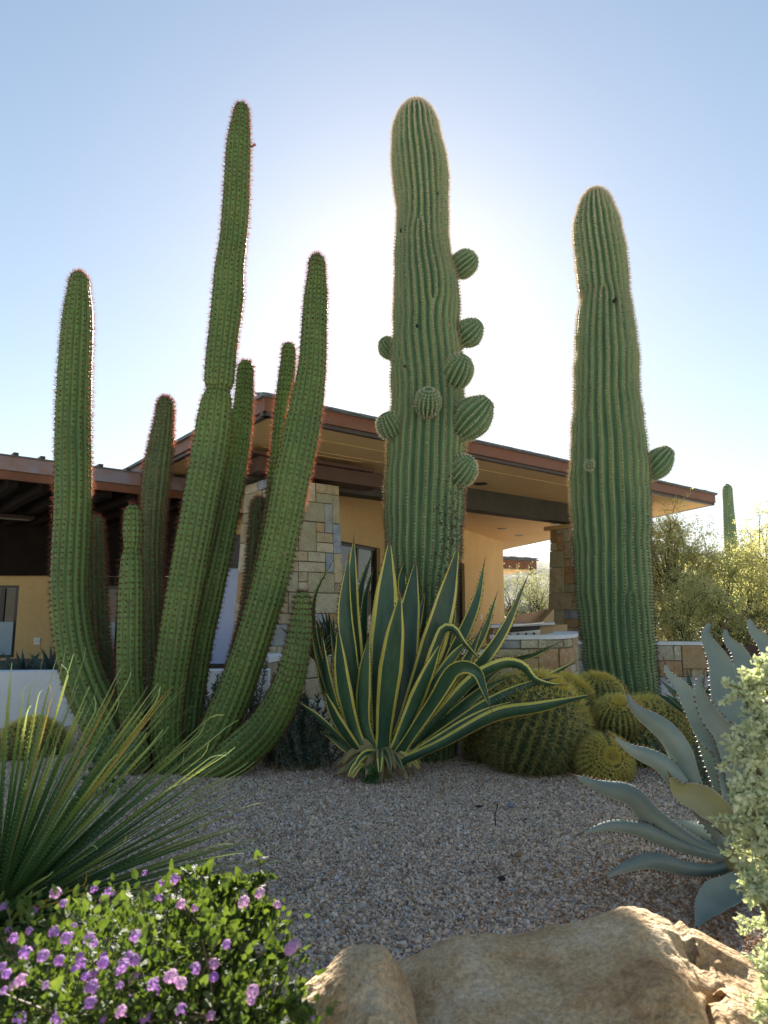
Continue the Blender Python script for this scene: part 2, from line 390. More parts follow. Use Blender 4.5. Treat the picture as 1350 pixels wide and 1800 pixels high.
Aw = np.array([-.75-.405*3.0, 13.8-.914*3.0, 0]); Bw = PZ(884, 1035, 1.75)
Bw = P(882, 1030, 23.2); Bw[2] = 0
d = unit(np.array([*(Bw-Aw)[:2], 0])); L = np.linalg.norm((Bw-Aw)[:2])
def tpx(px):                                 # distance along the wall seen at this photo column
    u = (px-CX)/F/ray(px, 1079)[1]; return (u*Aw[1]-Aw[0])/(d[0]-u*d[1])
w0, w1 = tpx(598), tpx(668); d0, d1 = tpx(795), tpx(818)
w, dw, nw = wall_quad(Aw, Bw, .12, ZC, .25, 'wall', M_wall, holes=[(w0, w1, .14, 2.52), (d0, d1, .14, 2.55)])
mb = MB(); E2 = Bw+unit(np.array([.45, 1, 0]))*.0
Wl = Bw+nw*5.0
mb.hexa([(*x[:2], z) for z in (.12, ZC) for x in (Bw+dw*.002, Wl+dw*.002, Wl-dw*.25, Bw-dw*.25)]) if False else None
def opening(t0, t1, z0, z1, mull):
    f = MB(); p = lambda t, o, z: Aw+dw*t+nw*o+UP*z
    e = .06
    for (ta, tb, za, zb) in ((t0, t0+e, z0, z1), (t1-e, t1, z0, z1), (t0+e, t1-e, z1-e, z1), (t0+e, t1-e, z0, z0+e)):
        f.hexa([p(t, o, z) for z in (za, zb) for t, o in ((ta, .08), (tb, .08), (tb, .15), (ta, .15))])
    for k in range(1, mull+1):
        tm = t0+(t1-t0)*k/(mull+1); f.hexa([p(t, o, z) for z in (z0+e, z1-e) for t, o in ((tm-.03, .085), (tm+.03, .085), (tm+.03, .145), (tm-.03, .145))])
    w = f.build('window', M_frame, house)
    g = MB(); g.hexa([p(t, o, z) for z in (z0+e, z1-e) for t, o in ((t0+e, .11), (t1-e, .11), (t1-e, .12), (t0+e, .12))]); g.build('pane', M_glass2, w)
def glass_dark():
    m = bpy.data.materials.new('dark_window_glass'); m.use_nodes = True
    bs = m.node_tree.nodes['Principled BSDF']; bs.inputs['Base Color'].default_value = (.01, .011, .013, 1); bs.inputs['Roughness'].default_value = .03; bs.inputs['IOR'].default_value = 1.5
    return m
M_glass2 = glass_dark()
M_skyrefl = mat('pale_blue_painted_reflection', [(.36, .43, .66), (.42, .50, .74)], scale=.8, rough=.25)  # sky reflected in window glass, painted as a pale blue colour
M_skyrefl2 = mat('teal_painted_reflection', [(.16, .26, .32), (.22, .34, .42)], scale=.8, rough=.2)  # sky reflection in the door glass, painted teal
opening(w0, w1, .14, 2.52, 1); opening(d0, d1, .14, 2.55, 0)
b0, b1 = tpx(629), tpx(649); mb = MB(); mb.hexa([Aw+dw*t+nw*o+UP*z for z in (.25, 1.75) for t, o in ((b0, .06), (b1, .06), (b1, .075), (b0, .075))]); mb.build('painted_reflection', M_skyrefl, house)  # blue panel painting the sky's reflection in the lower window
# end return of the wall at its right-hand corner (turns back from the viewer)
wall_quad(Bw+dw*.002, Bw+np.array([.9, 6, 0])*0+dw*.25, .12, ZC, .25, 'wall_end', M_wall)
# ceiling under the beams
mb = MB(); mb.prism([uv(1.2, 2.4, 0), uv(Lu-.1, 2.4, 0), Cb-dE*.4-dU*.2, Ca-dVl*1+dU*.3], ZC, ZC+.04); mb.build('ceiling', M_soffit, house)
for px, py in ((1000-24+0, 921), (882, 929), (912, 941), (640, 886), (812, 855), (845, 850)):
    zc = ZC if py > 870 else ZE-FH-.05
    p = PZ(px, py, zc); r = .13; th = np.arange(14)*2*math.pi/14; mb = MB()
    mb.prism([p[:2]+r*np.array([math.cos(t), math.sin(t)]) for t in th], zc-.012, zc-.001); mb.build('ceiling_light', M_frame, house)
def switch(p, right, nn):
    mb = MB(); mb.box(p, right*.07, nn*.008, UP*.075); sp = mb.build('switch_plate', M_plate, house)
    for s in (-.5, .5):
        mb = MB(); mb.box(p-nn*.012+right*.055*s, right*.018, nn*.006, UP*.035); mb.build('switch', M_frame if 0 else M_plate, sp)
ts = tpx(845); ps = Aw+dw*ts-nw*.01; ps[2] = 1.02
switch(ps, dw, nw)

# lower left roof and the deep shaded porch under it
ZL = 3.52
l0 = PZ(-150, 780, ZL); l1 = PZ(262, 834, ZL); dl = unit(l1-l0); nl = np.array([-dl[1], dl[0], 0]); l1e = l1+dl*.9
mb = MB(); mb.hexa([(*x[:2], z) for z in (ZL-.22, ZL) for x in (l0, l1e, l1e+nl*.06, l0+nl*.06)]); mb.build('fascia', M_fascia_l, house)
mb = MB(); mb.hexa([(*x[:2], z) for z in (ZL-.36, ZL-.222) for x in (l0+nl*.03, l1e+nl*.03, l1e+nl*.10, l0+nl*.10)]); mb.build('fascia', M_fascia, house)
mb = MB(); mb.hexa([(*x[:2], z) for z in (ZL+.001, ZL+.02) for x in (l0-nl*.03, l1e-nl*.03, l1e+nl*7, l0+nl*7)]); mb.build('roof', M_slate, house)
Ll = np.linalg.norm(l1e-l0); rs = np.random.default_rng(3)
for px in (27, 74, 176, 224, -20):
    p = PZ(px, 780+54*(px+150)/412, ZL); mb = MB(); mb.box(np.array([p[0], p[1], ZL+.04])+nl*.05, dl*.035, nl*.10, UP*.022); mb.build('standing_seam', M_drip, house)
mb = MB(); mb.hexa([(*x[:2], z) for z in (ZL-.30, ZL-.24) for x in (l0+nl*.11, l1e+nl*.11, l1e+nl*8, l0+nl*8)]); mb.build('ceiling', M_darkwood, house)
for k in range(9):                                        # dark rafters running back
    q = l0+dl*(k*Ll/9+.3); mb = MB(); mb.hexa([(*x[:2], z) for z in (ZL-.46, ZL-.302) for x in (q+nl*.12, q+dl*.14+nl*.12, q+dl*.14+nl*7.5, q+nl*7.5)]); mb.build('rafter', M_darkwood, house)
for (px, py, s) in ((14, 909, .55), (62, 950, .62)):
    p = PZ(px, py, ZL-.50); t = MB(); t.box(p, dl*s*.8, nl*.22, UP*.03); ht = t.build('patio_heater', M_drip, house)
    t = MB(); t.box(p-UP*.034, dl*s*.7, nl*.05, UP*.006); t.build('heater_element', M_steel, ht)
# back wall of the porch: ochre with a door, dark bulkhead above, glass doors
YB = 15.5
def PB(px, py, Y=YB): return P(px, py, Y)
za = PB(50, 1012)[2]; zd = PB(20, 1029)[2]
xa, xd0, xd1, xb = PB(-140, 1079)[0], PB(-60, 1079)[0], PB(30, 1079)[0], PB(100, 1079)[0]
w_, _, _ = wall_quad(np.array([xa, YB, 0]), np.array([xb, YB, 0]), .12, za, .2, 'wall', M_wall, holes=[(xd0-xa, xd1-xa, .14, zd)])
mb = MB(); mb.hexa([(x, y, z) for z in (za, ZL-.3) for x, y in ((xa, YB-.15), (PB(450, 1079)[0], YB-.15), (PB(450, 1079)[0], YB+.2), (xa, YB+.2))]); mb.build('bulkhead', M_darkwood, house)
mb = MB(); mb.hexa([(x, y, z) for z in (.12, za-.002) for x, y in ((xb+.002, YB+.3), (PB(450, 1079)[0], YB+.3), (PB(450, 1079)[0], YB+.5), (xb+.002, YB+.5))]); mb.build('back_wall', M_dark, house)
def glazed(px0, px1, pytop, Y, gl, mull=(), frac=None, skyline=None):
    a, b = P(px0, 1079, Y)[0], P(px1, 1079, Y)[0]; zt = P(px0, pytop, Y)[2]
    f = MB(); e = .07; z0 = .14
    for xa_, xb_, z_a, z_b in ((a, a+e, z0, zt), (b-e, b, z0, zt), (a+e, b-e, zt-e, zt), (a+e, b-e, z0, z0+e)):
        f.hexa([(x, y, z) for z in (z_a, z_b) for x, y in ((xa_, Y), (xb_, Y), (xb_, Y+.08), (xa_, Y+.08))])
    for m_ in mull:
        xm = P(m_, 1079, Y)[0]; f.hexa([(x, y, z) for z in (z0+e, zt-e) for x, y in ((xm-.05, Y+.003), (xm+.05, Y+.003), (xm+.05, Y+.077), (xm-.05, Y+.077))])
    w = f.build('glass_door', M_frame, house)
    g = MB(); g.box(((a+b)/2, Y+.04, (z0+zt)/2), np.array([(b-a)/2-e-.002, 0, 0]), np.array([0, .004, 0]), UP*((zt-z0)/2-e-.002)); g.build('pane', gl, w)
glazed(-60, 30, 1029, YB+.06, M_glass2, mull=(2,))
mb = MB(); a, b = P(-55, 1079, YB)[0], P(24, 1079, YB)[0]; z1_ = P(10, 1093, YB)[2]; mb.hexa([(x, y, z) for z in (.2, z1_) for x, y in ((a, YB+.02), (b, YB+.02), (b, YB+.05), (a, YB+.05))]); mb.build('painted_reflection', M_skyrefl2, house)  # teal panel in place of sky reflected by the left door's lower glass
mb = MB(); a, b = P(186, 1079, YB-.5)[0], P(203, 1079, YB-.5)[0]; z1_ = P(190, 1093, YB)[2]; mb.hexa([(x, y, z) for z in (.2, z1_) for x, y in ((a, YB-.48), (b, YB-.48), (b, YB-.45), (a, YB-.45))]); mb.build('painted_reflection', M_skyrefl2, house)  # narrow teal panel: painted sky reflection on the next glass door
glazed(108, 222, 1030, YB-.4, M_glass2, mull=(208,))
glazed(225, 345, 1040, YB-.45, M_glass2, mull=(296,))
# big pane at right of the porch with the sky's reflection painted on as flat blue
Yp = 12.6
glazed(352, 470, 992, Yp, M_skyrefl, mull=())
mb = MB(); a, b = P(398, 1079, Yp)[0], P(560, 1079, Yp)[0]; zt = P(400, 992, Yp)[2]
mb.hexa([(x, y, z) for z in (zt+.002, 2.55) for x, y in ((a, Yp), (b, Yp), (b, Yp+.1), (a, Yp+.1))]); mb.build('transom', M_frame, house)
mb = MB(); mb.hexa([(x, y, z) for z in (2.552, ZC-.002) for x, y in ((a, Yp-.06), (b+.3, Yp-.06), (b+.3, Yp+.2), (a, Yp+.2))]); mb.build('wall', M_wall, house)
mb = MB(); a0 = P(255, 1079, Yp+1.2)[0]; mb.hexa([(x, y, z) for z in (zt+.002, ZC+.05) for x, y in ((a0, Yp+1.2), (a-.002, Yp+.1), (a-.002, Yp+.3), (a0, Yp+1.4))]); mb.build('bulkhead', M_darkwood, house)
# tan raking beam seen between the stems
mb = MB(); q0 = PZ(178, 1000, 2.75); q1 = PZ(430, 884, 2.95); dd = unit(q1-q0); mb.tube([q0, q1], [.13, .13], 4); mb.build('beam', M_soffit, house)
ps = P(65, 1127, YB-.015); switch(ps, np.array([1., 0, 0]), np.array([0, 1., 0]))

# far wing of the house seen through the breezeway
wing = thing('house_wing', 'small far roof corner seen through the breezeway left of the sandstone pillar', 'building', P(860, 1079, 34)*np.array([1, 1, 0]))
zW = P(940, 985, 34)[2]
w0_ = PZ(943, 986, zW); w1_ = PZ(820, 962, zW-0); 
w1_ = w0_+unit(np.array([-1, -.55, 0]))*7; w2_ = w0_+unit(np.array([-.35, 1, 0]))*7
def bandw(p, q, z0, z1, name, m):
    d = unit(q-p); nn = np.array([-d[1], d[0], 0])*(1); c = w1_+w2_-w0_
    if np.dot(nn, c-p) < 0: nn = -nn
    mb = MB(); mb.hexa([(*x[:2], z) for z in (z0, z1) for x in (p, q, q+nn*.1, p+nn*.1)]); mb.build(name, m, wing)
bandw(w0_, w1_, zW-.42, zW-.02, 'fascia', M_fascia); bandw(w0_, w2_, zW-.42, zW-.02, 'fascia', M_fascia)
c3 = w1_+w2_-w0_
mb = MB(); mb.prism([w1_, w0_, w2_, c3], zW-.50, zW-.44); mb.build('soffit', M_soffit, wing)
mb = MB(); mb.prism([w1_, w0_+(w0_-c3)*.015, w2_, c3], zW, zW+.05); mb.add([(*w1_[:2], zW+.052), (*w0_[:2], zW+.052), (*w2_[:2], zW+.052), (*c3[:2], zW+2.3)], [(0, 1, 3), (1, 2, 3)]); mb.build('roof', M_slate, wing)
for k in range(16):
    p = w0_+(w1_-w0_)*(k+.5)/16; mb = MB(); mb.box((p[0], p[1], zW+.1+.02*(k % 2)), unit(w1_-w0_)*.2, unit(w2_-w0_)*.15, UP*.035); mb.build('slate', M_slate, wing)
mb = MB(); q = (w0_+w1_)/2*.25+w0_*.75+unit(w2_-w0_)*1.2; mb.box((w1_[0]+1.2, w1_[1]+2.5, zW/2-.3), (1.8, .5, 0), (-.3, 1.8, 0), UP*(zW/2-.22)); mb.build('wall', M_wall, wing)
mb = MB(); q = w0_+unit(w1_-w0_)*.35+UP*0; mb.tube([(q[0], q[1], zW-.75), (q[0], q[1], zW-.40)], [.09, .09], 8); mb.build('downpipe', M_drip, wing)

# ------------------------------------------------------------------ garden walls
def stone_wall(plan, z0, z1, label, seed, cell, th=.3, group=None, cap=.05, arch=None):
    plan = [np.array([*p[:2], 0]) for p in plan]
    pp, Lw = spline(np.array(plan), max(2, len(plan)*8)) if len(plan) > 2 else (np.array([plan[0]+(plan[1]-plan[0])*t for t in np.linspace(0, 1, 6)]), np.linalg.norm(plan[1]-plan[0]))
    S = np.linspace(0, Lw, len(pp)); T = unit(np.gradient(pp, axis=0)); N = np.stack([T[:, 1], -T[:, 0], 0*T[:, 0]], 1)
    t = thing('stone_garden_wall', label, 'garden wall', (pp[len(pp)//2][0], pp[len(pp)//2][1], z0), group)
    at = lambda s: np.array([np.interp(s, S, pp[:, i]) for i in range(3)]); na = lambda s: unit(np.array([np.interp(s, S, N[:, i]) for i in range(3)]))
    def loft(o0, o1, za, zb, name, m):
        n = len(pp); V = np.concatenate([pp+N*o0+UP*za, pp+N*o0+UP*zb, pp+N*o1+UP*zb, pp+N*o1+UP*za]); F = []
        for i in range(n-1):
            for k in range(4): a, b = k*n, ((k+1) % 4)*n; F.append((a+i, a+i+1, b+i+1, b+i))
        F += [(0, n, 2*n, 3*n), (n-1, 4*n-1, 3*n-1, 2*n-1)]
        part(name, V, F, [m], t)
    loft(-.025, -th, z0, z1, 'core', M_mortar)
    loft(.03, -th-.03, z1+.002, z1+cap, 'coping', M_cap)
    rs = np.random.default_rng(seed)
    stone_face(lambda s, z: at(s)+UP*(z0+z), na, Lw, z1-z0, cell, t, rs)
    return t
g = lambda px, Y: (P(px, 1079, Y)[0], Y)
stone_wall([g(866, 8.9), g(905, 8.9), g(950, 8.95), g(985, 9.15), g(1003, 9.5), g(1011, 10.2), g(1010, 11.2)], -.15, .775, 'rounded tan stone garden wall with white coping between agave and right saguaro', 21, .115)
stone_wall([g(1004, 11.6), g(1250, 11.2)], -.15, .60, 'straight tan stone garden wall with white coping right of the right saguaro', 22, .125)
stone_wall([g(464, 7.3), g(500, 7.9), g(560, 8.5), g(640, 8.9), g(720, 9.0), g(872, 8.93)], -.15, .585, 'curving tan stone wall behind the variegated agave and leaning cactus stem', 23, .115)
wt = thing('white_garden_wall', 'low white stucco wall behind the columnar cactus base and sotol', 'wall', P(200, 1183, 6.4)*np.array([1, 1, 0]))
zt = P(60, 1184, 6.4)[2]
mb = MB(); mb.prism([(-6.5, 6.66), (-1.75, 6.9), (-1.75, 7.5), (-6.5, 7.4)], -.1, .44); tag(link('planting_bed', mesh('planting_bed', np.concatenate(mb.V), mb.F, [M_soil])), kind='structure')
wall_quad(np.array([-6.5, 6.35, 0]), np.array([P(474, 1079, 6.75)[0], 6.75, 0]), -.1, zt, .25, 'wall_body', M_white, parent=wt)
# dark steps / opening at the right end of the stone wall
st = thing('garden_steps', 'dark shaded garden steps at the right end of the straight stone wall', 'steps', P(1290, 1079, 11.6)*np.array([1, 1, 0]))
for k in range(4):
    a, b = P(1252, 1079, 11.5)[0]+.2*k, P(1420, 1079, 11.5)[0]; mb = MB()
    mb.hexa([(x, y, z) for z in (-.1, .12+.14*k) for x, y in ((a, 11.3+.35*k), (b, 11.3+.35*k), (b, 11.647+.35*k), (a, 11.647+.35*k))]); mb.build('step', M_trim, st)

# ------------------------------------------------------------------ barbecue behind the rounded wall
bq = thing('barbecue', 'stainless barbecue with raised lid behind the rounded stone wall', 'barbecue', P(930, 1110, 12.2)*np.array([1, 1, 0]))
M_bq = mat('ochre_counter', [(.42, .27, .13), (.50, .34, .18)], rough=.7)
M_lid = mat('copper_toned_lid', [(.26, .15, .09), (.32, .19, .12)], rough=.35, metal=.6)
Yq = 12.2
def pq(px, py, dy=0): return P(px, py, Yq+dy)
def slab(name, c, dy0, dy1, m, par=None):
    mb = MB(); q = [np.array(pq(*p)) for p in c]
    lo_ = [x+np.array([0, dy0, 0]) for x in q]; hi_ = [x+np.array([0, dy1, 0]) for x in q]
    mb.hexa(lo_+hi_); return mb.build(name, m, par or bq)
slab('counter', [(868, 1135), (1000, 1135), (1000, 1098), (868, 1104)], .1, .9, M_bq)
slab('counter_top', [(862, 1104), (975, 1098), (975, 1094), (862, 1099)], -.02, 1.0, M_cap)
slab('side_panel', [(953, 1098), (975, 1096), (975, 1070), (953, 1094)], .05, .8, M_bq)
slab('lid', [(897, 1100), (953, 1094), (972, 1071), (910, 1083)], .45, .50, M_lid)
slab('body', [(888, 1112), (950, 1106), (952, 1096), (894, 1101)], .05, .6, M_frame)
slab('rack', [(893, 1101.5), (953, 1095.5), (955, 1093.5), (895, 1099)], -.06, .42, M_steel)
slab('control_panel', [(888, 1119), (948, 1117), (950, 1107), (888, 1113)], -.01, .04, M_steel)
for k in range(4):
    p = pq(897+k*14, 1115.5-k*.6, -.03); mb = MB(); mb.tube([p, p+np.array([0, .03, 0])], [.022, .022], 8); mb.build('knob', M_frame, bq)
# ------------------------------------------------------------------ cactus builder
def frames(Cc):
    T = unit(np.gradient(Cc, axis=0)); f = np.array([0, -1., 0])
    N = unit(f-T*(T@f)[:, None]); B = np.cross(N, T)
    return T, N, B
def spine_mesh(O, D, k, L, w, spread, rs, lmin=.5):
    """k needle pyramids at each point O leaning round D"""
    O = np.repeat(O, k, 0); D = np.repeat(D, k, 0)
    d = unit(D+spread*rs.normal(size=D.shape)); a = unit(np.cross(d, unit(rs.normal(size=D.shape)))); b = np.cross(d, a)
    n = len(O); V = np.empty((n, 4, 3)); ln = (L*rs.uniform(lmin, 1.15, n))[:, None]
    for i in range(3):
        t = i*2.0944; V[:, i] = O+w*(a*math.cos(t)+b*math.sin(t))
    V[:, 3] = O+d*ln
    i = np.arange(n)[:, None]*4
    Fc = np.concatenate([i+np.array([[0, 1, 3]]), i+np.array([[1, 2, 3]]), i+np.array([[2, 0, 3]])])
    return V.reshape(-1, 3), Fc
def pad_mesh(O, N, r, h, rs):
    """small domed felt pads (areoles)"""
    a = unit(np.cross(N, np.array([.31, .17, .93]))); b = np.cross(N, a); n = len(O); V = np.empty((n, 6, 3))
    for i in range(5):
        t = i*2*math.pi/5; V[:, i] = O-N*r*.3+r*(a*math.cos(t)+b*math.sin(t))
    V[:, 5] = O+N*h
    i = np.arange(n)[:, None]*6
    return V.reshape(-1, 3), np.concatenate([i+np.array([[k, (k+1) % 5, 5]]) for k in range(5)])
def cactus(parent, name, path, ribs, depth, mbody, mpad, mspine, ds=.02, seg=7, sp=.03, k=6, L=.02, w=.0009, spread=.7, cap=1.0, dislocs=(), padr=.004,
           crest_pow=.8, rough=0, seed=0, vis=2.7, tuber=0.0, label=None, twist=0, spine_name='spines', topk=1, waves=0, kfun=None, splay=0):
    """path rows: x y z r along the stem, ending at the tip (r ignored there, closed as a dome)"""
    rs = np.random.default_rng(seed+100)
    path = np.array(path, float); rtop = path[-2][3]; path[-1][3] = rtop*.96 if len(path) > 2 else path[-1][3]
    n = max(12, int(np.linalg.norm(np.diff(path[:, :3], axis=0), axis=1).sum()/ds))
    pp, L0 = spline(path, n); Cc = pp[:, :3]; r = pp[:, 3].copy(); s = np.linspace(0, L0, n)
    Lc = rtop*cap; t = np.clip((s-(L0-Lc))/Lc, 0, 1)
    # pack extra rings into the dome
    s2 = np.concatenate([s[s < L0-Lc], L0-Lc+Lc*np.sin(np.linspace(0, math.pi/2, 22))])
    Cc = np.stack([np.interp(s2, s, Cc[:, i]) for i in range(3)], 1); r = np.interp(s2, s, r); s = s2; n = len(s)
    t = np.clip((s-(L0-Lc))/Lc, 0, 1); r = r*np.sqrt(np.clip(1-t**2.1, 0, 1)); r[-1] = 1e-4
    T, N, B = frames(Cc); rbar = float(np.median(r))
    Nbar = ribs+len(dislocs)/2
    nzp = rs.uniform(0, 6.28, 6)
    def phase(th, ss):
        ph = Nbar*th+twist*ss+.25*np.sin(ss*3+nzp[0])*1+.18*np.sin(ss*8+th*2+nzp[1])
        for (sd, td, sg) in dislocs:
            wr = np.sin((th-td)/2)*np.cosh((ss-sd)/(2*rbar)); wi = np.cos((th-td)/2)*np.sinh((ss-sd)/(2*rbar))
            ph = ph+sg*np.arctan2(wi, wr)
        return ph
    def radius(th, ss, rr, ph):
        c = np.abs(np.cos(ph/2))**crest_pow
        dd = depth
        q = rr*(1-dd*(1-c))
        if waves: q = q*(1+waves*np.sin(ss*16+1.5*np.sin(th+nzp[2])+nzp[3])*np.sin(ss*5.1+nzp[4]))
        if tuber: q = q*(1+tuber*c**3*np.cos(2*math.pi*ss/sp))
        return q, c
    m = int(ribs*seg); th = np.arange(m)*2*math.pi/m
    TH, SS = np.meshgrid(th, s); ph = phase(TH, SS); q, c = radius(TH, SS, r[:, None], ph)
    V = Cc[:, None]+q[..., None]*(N[:, None]*np.cos(TH)[..., None]+B[:, None]*np.sin(TH)[..., None])
    idx = np.arange(n*m).reshape(n, m); nx = np.roll(idx, -1, 1)
    Q = np.stack([idx[:-1], nx[:-1], nx[1:], idx[1:]], -1).reshape(-1, 4)
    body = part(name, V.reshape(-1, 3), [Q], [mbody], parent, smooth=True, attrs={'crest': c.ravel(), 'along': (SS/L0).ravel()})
    if label: body['label'] = label
    # areoles on the crests
    tf = np.linspace(-vis, vis, 900); lv = []; OO = []; NN = []; AA = []
    Le = L0-.25*rtop; levels = []
    x = sp*.6
    while x < L0-.003:
        levels.append(x); x += sp*(1 if x < L0-Lc else max(.35, math.sqrt(max(0, 1-((x-(L0-Lc))/Lc)**2))))
    for ss in levels:
        ph = np.unwrap(phase(tf, ss)); lo, hi = sorted((ph[0], ph[-1])); kk = np.arange(math.ceil(lo/(2*math.pi)), math.floor(hi/(2*math.pi))+1)*2*math.pi
        if not len(kk): continue
        tt = np.interp(kk, ph, tf) if ph[-1] > ph[0] else np.interp(kk, ph[::-1], tf[::-1])
        tt = tt; jit = rs.uniform(-.25, .25, len(tt))*sp; sj = np.clip(ss+jit*.5, 0, L0-.001)
        ci = np.stack([np.interp(sj, s, Cc[:, i]) for i in range(3)], 1); Ni = np.stack([np.interp(sj, s, N[:, i]) for i in range(3)], 1)
        Bi = np.stack([np.interp(sj, s, B[:, i]) for i in range(3)], 1); Ti = np.stack([np.interp(sj, s, T[:, i]) for i in range(3)], 1)
        ri = np.interp(sj, s, r); qi, _ = radius(tt, sj, ri, 0)
        rad = Ni*np.cos(tt)[:, None]+Bi*np.sin(tt)[:, None]
        slope = -np.interp(sj, s, np.gradient(r, s)); slope = np.clip(slope, -1, 6)
        OO.append(ci+rad*qi[:, None]); NN.append(unit(rad+Ti*slope[:, None]))
        AA.append(np.full(len(tt), ss/L0))
    O = np.concatenate(OO); Nn = np.concatenate(NN); A_ = np.concatenate(AA)
    Vp, Fp = pad_mesh(O, Nn, padr, padr*.7, rs)
    Vs, Fs = spine_mesh(O+Nn*padr*.2, Nn+splay*0, k, L, w, spread, rs)
    Vs2, Fs2 = (np.zeros((0, 3)), np.zeros((0, 3), int))
    nv = len(Vp); F_ = [Fp, Fs+nv]; mi = [0]*len(Fp)+[1]*len(Fs)
    al = np.concatenate([np.repeat(A_, 6), np.repeat(np.repeat(A_, k), 4)])
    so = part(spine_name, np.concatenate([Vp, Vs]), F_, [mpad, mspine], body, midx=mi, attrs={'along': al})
    so['kind'] = 'stuff'
    return body, (Cc, r, s, N, B, T)

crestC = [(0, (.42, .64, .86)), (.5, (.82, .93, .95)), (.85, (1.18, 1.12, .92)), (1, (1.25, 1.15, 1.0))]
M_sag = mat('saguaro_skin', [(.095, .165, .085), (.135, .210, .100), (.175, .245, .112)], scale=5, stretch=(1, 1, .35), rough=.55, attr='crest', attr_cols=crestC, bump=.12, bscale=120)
# corky scars: a shape of their own on the old lower skin
def add_scars(m, zc, zr, xmin):
    nt = m.node_tree; L = nt.links.new; bs = nt.nodes['Principled BSDF']; src = bs.inputs['Base Color'].links[0].from_socket
    tc = nt.nodes.new('ShaderNodeTexCoord'); n = nt.nodes.new('ShaderNodeTexNoise'); n.inputs['Scale'].default_value = 38; n.inputs['Detail'].default_value = 4; n.inputs['Roughness'].default_value = .65
    L(tc.outputs['Object'], n.inputs['Vector']); sp = nt.nodes.new('ShaderNodeSeparateXYZ'); L(tc.outputs['Object'], sp.inputs[0])
    def mr(sock, a, b, c, d):
        q = nt.nodes.new('ShaderNodeMapRange'); q.inputs[1].default_value = a; q.inputs[2].default_value = b; q.inputs[3].default_value = c; q.inputs[4].default_value = d; L(sock, q.inputs[0]); return q.outputs[0]
    def op(o, a, b):
        q = nt.nodes.new('ShaderNodeMath'); q.operation = o
        for i, v in enumerate((a, b)):
            if isinstance(v, (int, float)): q.inputs[i].default_value = v
            else: L(v, q.inputs[i])
        return q.outputs[0]
    up = mr(sp.outputs['Z'], zc-zr, zc-zr*.5, 0, 1); dn = mr(sp.outputs['Z'], zc+zr*.3, zc+zr, 1, 0); xr = mr(sp.outputs['X'], xmin, xmin+.35, .0, 1.0)
    amt = op('MULTIPLY', op('MULTIPLY', up, dn), xr); thr = op('MULTIPLY_ADD', amt, -.17); thr.node.inputs[2].default_value = .70
    msk = mr(op('SUBTRACT', n.outputs['Fac'], thr), 0, .02, 0, 1)
    mx = nt.nodes.new('ShaderNodeMix'); mx.data_type = 'RGBA'; L(msk, mx.inputs[0]); L(src, mx.inputs[6]); mx.inputs[7].default_value = (.028, .024, .018, 1)
    L(mx.outputs[2], bs.inputs['Base Color'])
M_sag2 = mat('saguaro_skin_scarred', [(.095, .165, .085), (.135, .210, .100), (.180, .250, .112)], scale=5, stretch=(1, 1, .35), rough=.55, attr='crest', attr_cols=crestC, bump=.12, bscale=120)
add_scars(M_sag2, 1.6, 1.1, -.12)
M_felt = mat('dark_areole_felt', [(.018, .015, .012), (.03, .025, .02)], scale=20, rough=.9)
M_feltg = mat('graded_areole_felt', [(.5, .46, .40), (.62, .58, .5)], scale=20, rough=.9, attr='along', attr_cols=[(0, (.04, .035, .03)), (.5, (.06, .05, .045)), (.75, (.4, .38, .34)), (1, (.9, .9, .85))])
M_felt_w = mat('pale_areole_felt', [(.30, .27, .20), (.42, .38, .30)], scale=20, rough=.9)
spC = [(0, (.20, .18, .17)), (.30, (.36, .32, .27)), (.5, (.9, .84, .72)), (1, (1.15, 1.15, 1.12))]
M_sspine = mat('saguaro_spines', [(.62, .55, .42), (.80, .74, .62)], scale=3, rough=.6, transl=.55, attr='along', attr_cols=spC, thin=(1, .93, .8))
M_bspine = mat('pale_bud_spines', [(.66, .62, .48), (.80, .76, .62)], scale=3, rough=.6, transl=.5)
M_bud = mat('saguaro_bud_skin', [(.065, .13, .050), (.095, .17, .06)], scale=5, rough=.55, attr='crest', attr_cols=crestC)

def outline_path(rows, Y, lean=0):
    out = []
    for (y, a, b) in rows: 
        p = P((a+b)/2, y, Y); out.append([*p, (b-a)/2*mpp(y, Y)])
    return out
YS = 5.6
rows = [(1345, 689, 800), (1300, 687, 802), (1200, 686, 803), (1083, 684, 803), (1000, 681, 807), (930, 677, 813), (870, 677, 815), (800, 680, 817), (740, 686, 817), (686, 687, 816), (628, 688, 812),
        (590, 690, 807), (549, 692, 808), (510, 693, 806), (471, 693, 797), (427, 695, 788), (404, 697, 788), (360, 697, 788), (304, 690, 787), (271, 688, 781), (240, 689, 774), (181, 716, 745)]
sag = thing('saguaro', 'tall scarred saguaro with eight round arm buds rising behind the variegated agave', 'saguaro cactus', P(742, 1345, YS)*np.array([1, 1, 0]), 'tall saguaros in the garden')
pth = outline_path(rows, YS); z0 = pth[0][2]
sz = lambda py: P(CX, py, YS)[2]-z0
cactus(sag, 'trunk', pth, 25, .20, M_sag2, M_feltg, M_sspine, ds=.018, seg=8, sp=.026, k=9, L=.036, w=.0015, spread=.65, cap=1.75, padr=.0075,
       dislocs=[(sz(410), .15, 1), (sz(548), -.15, -1), (sz(640), .9, 1), (sz(1000), -.6, 1)], crest_pow=.85, waves=.022, seed=1, vis=2.5)
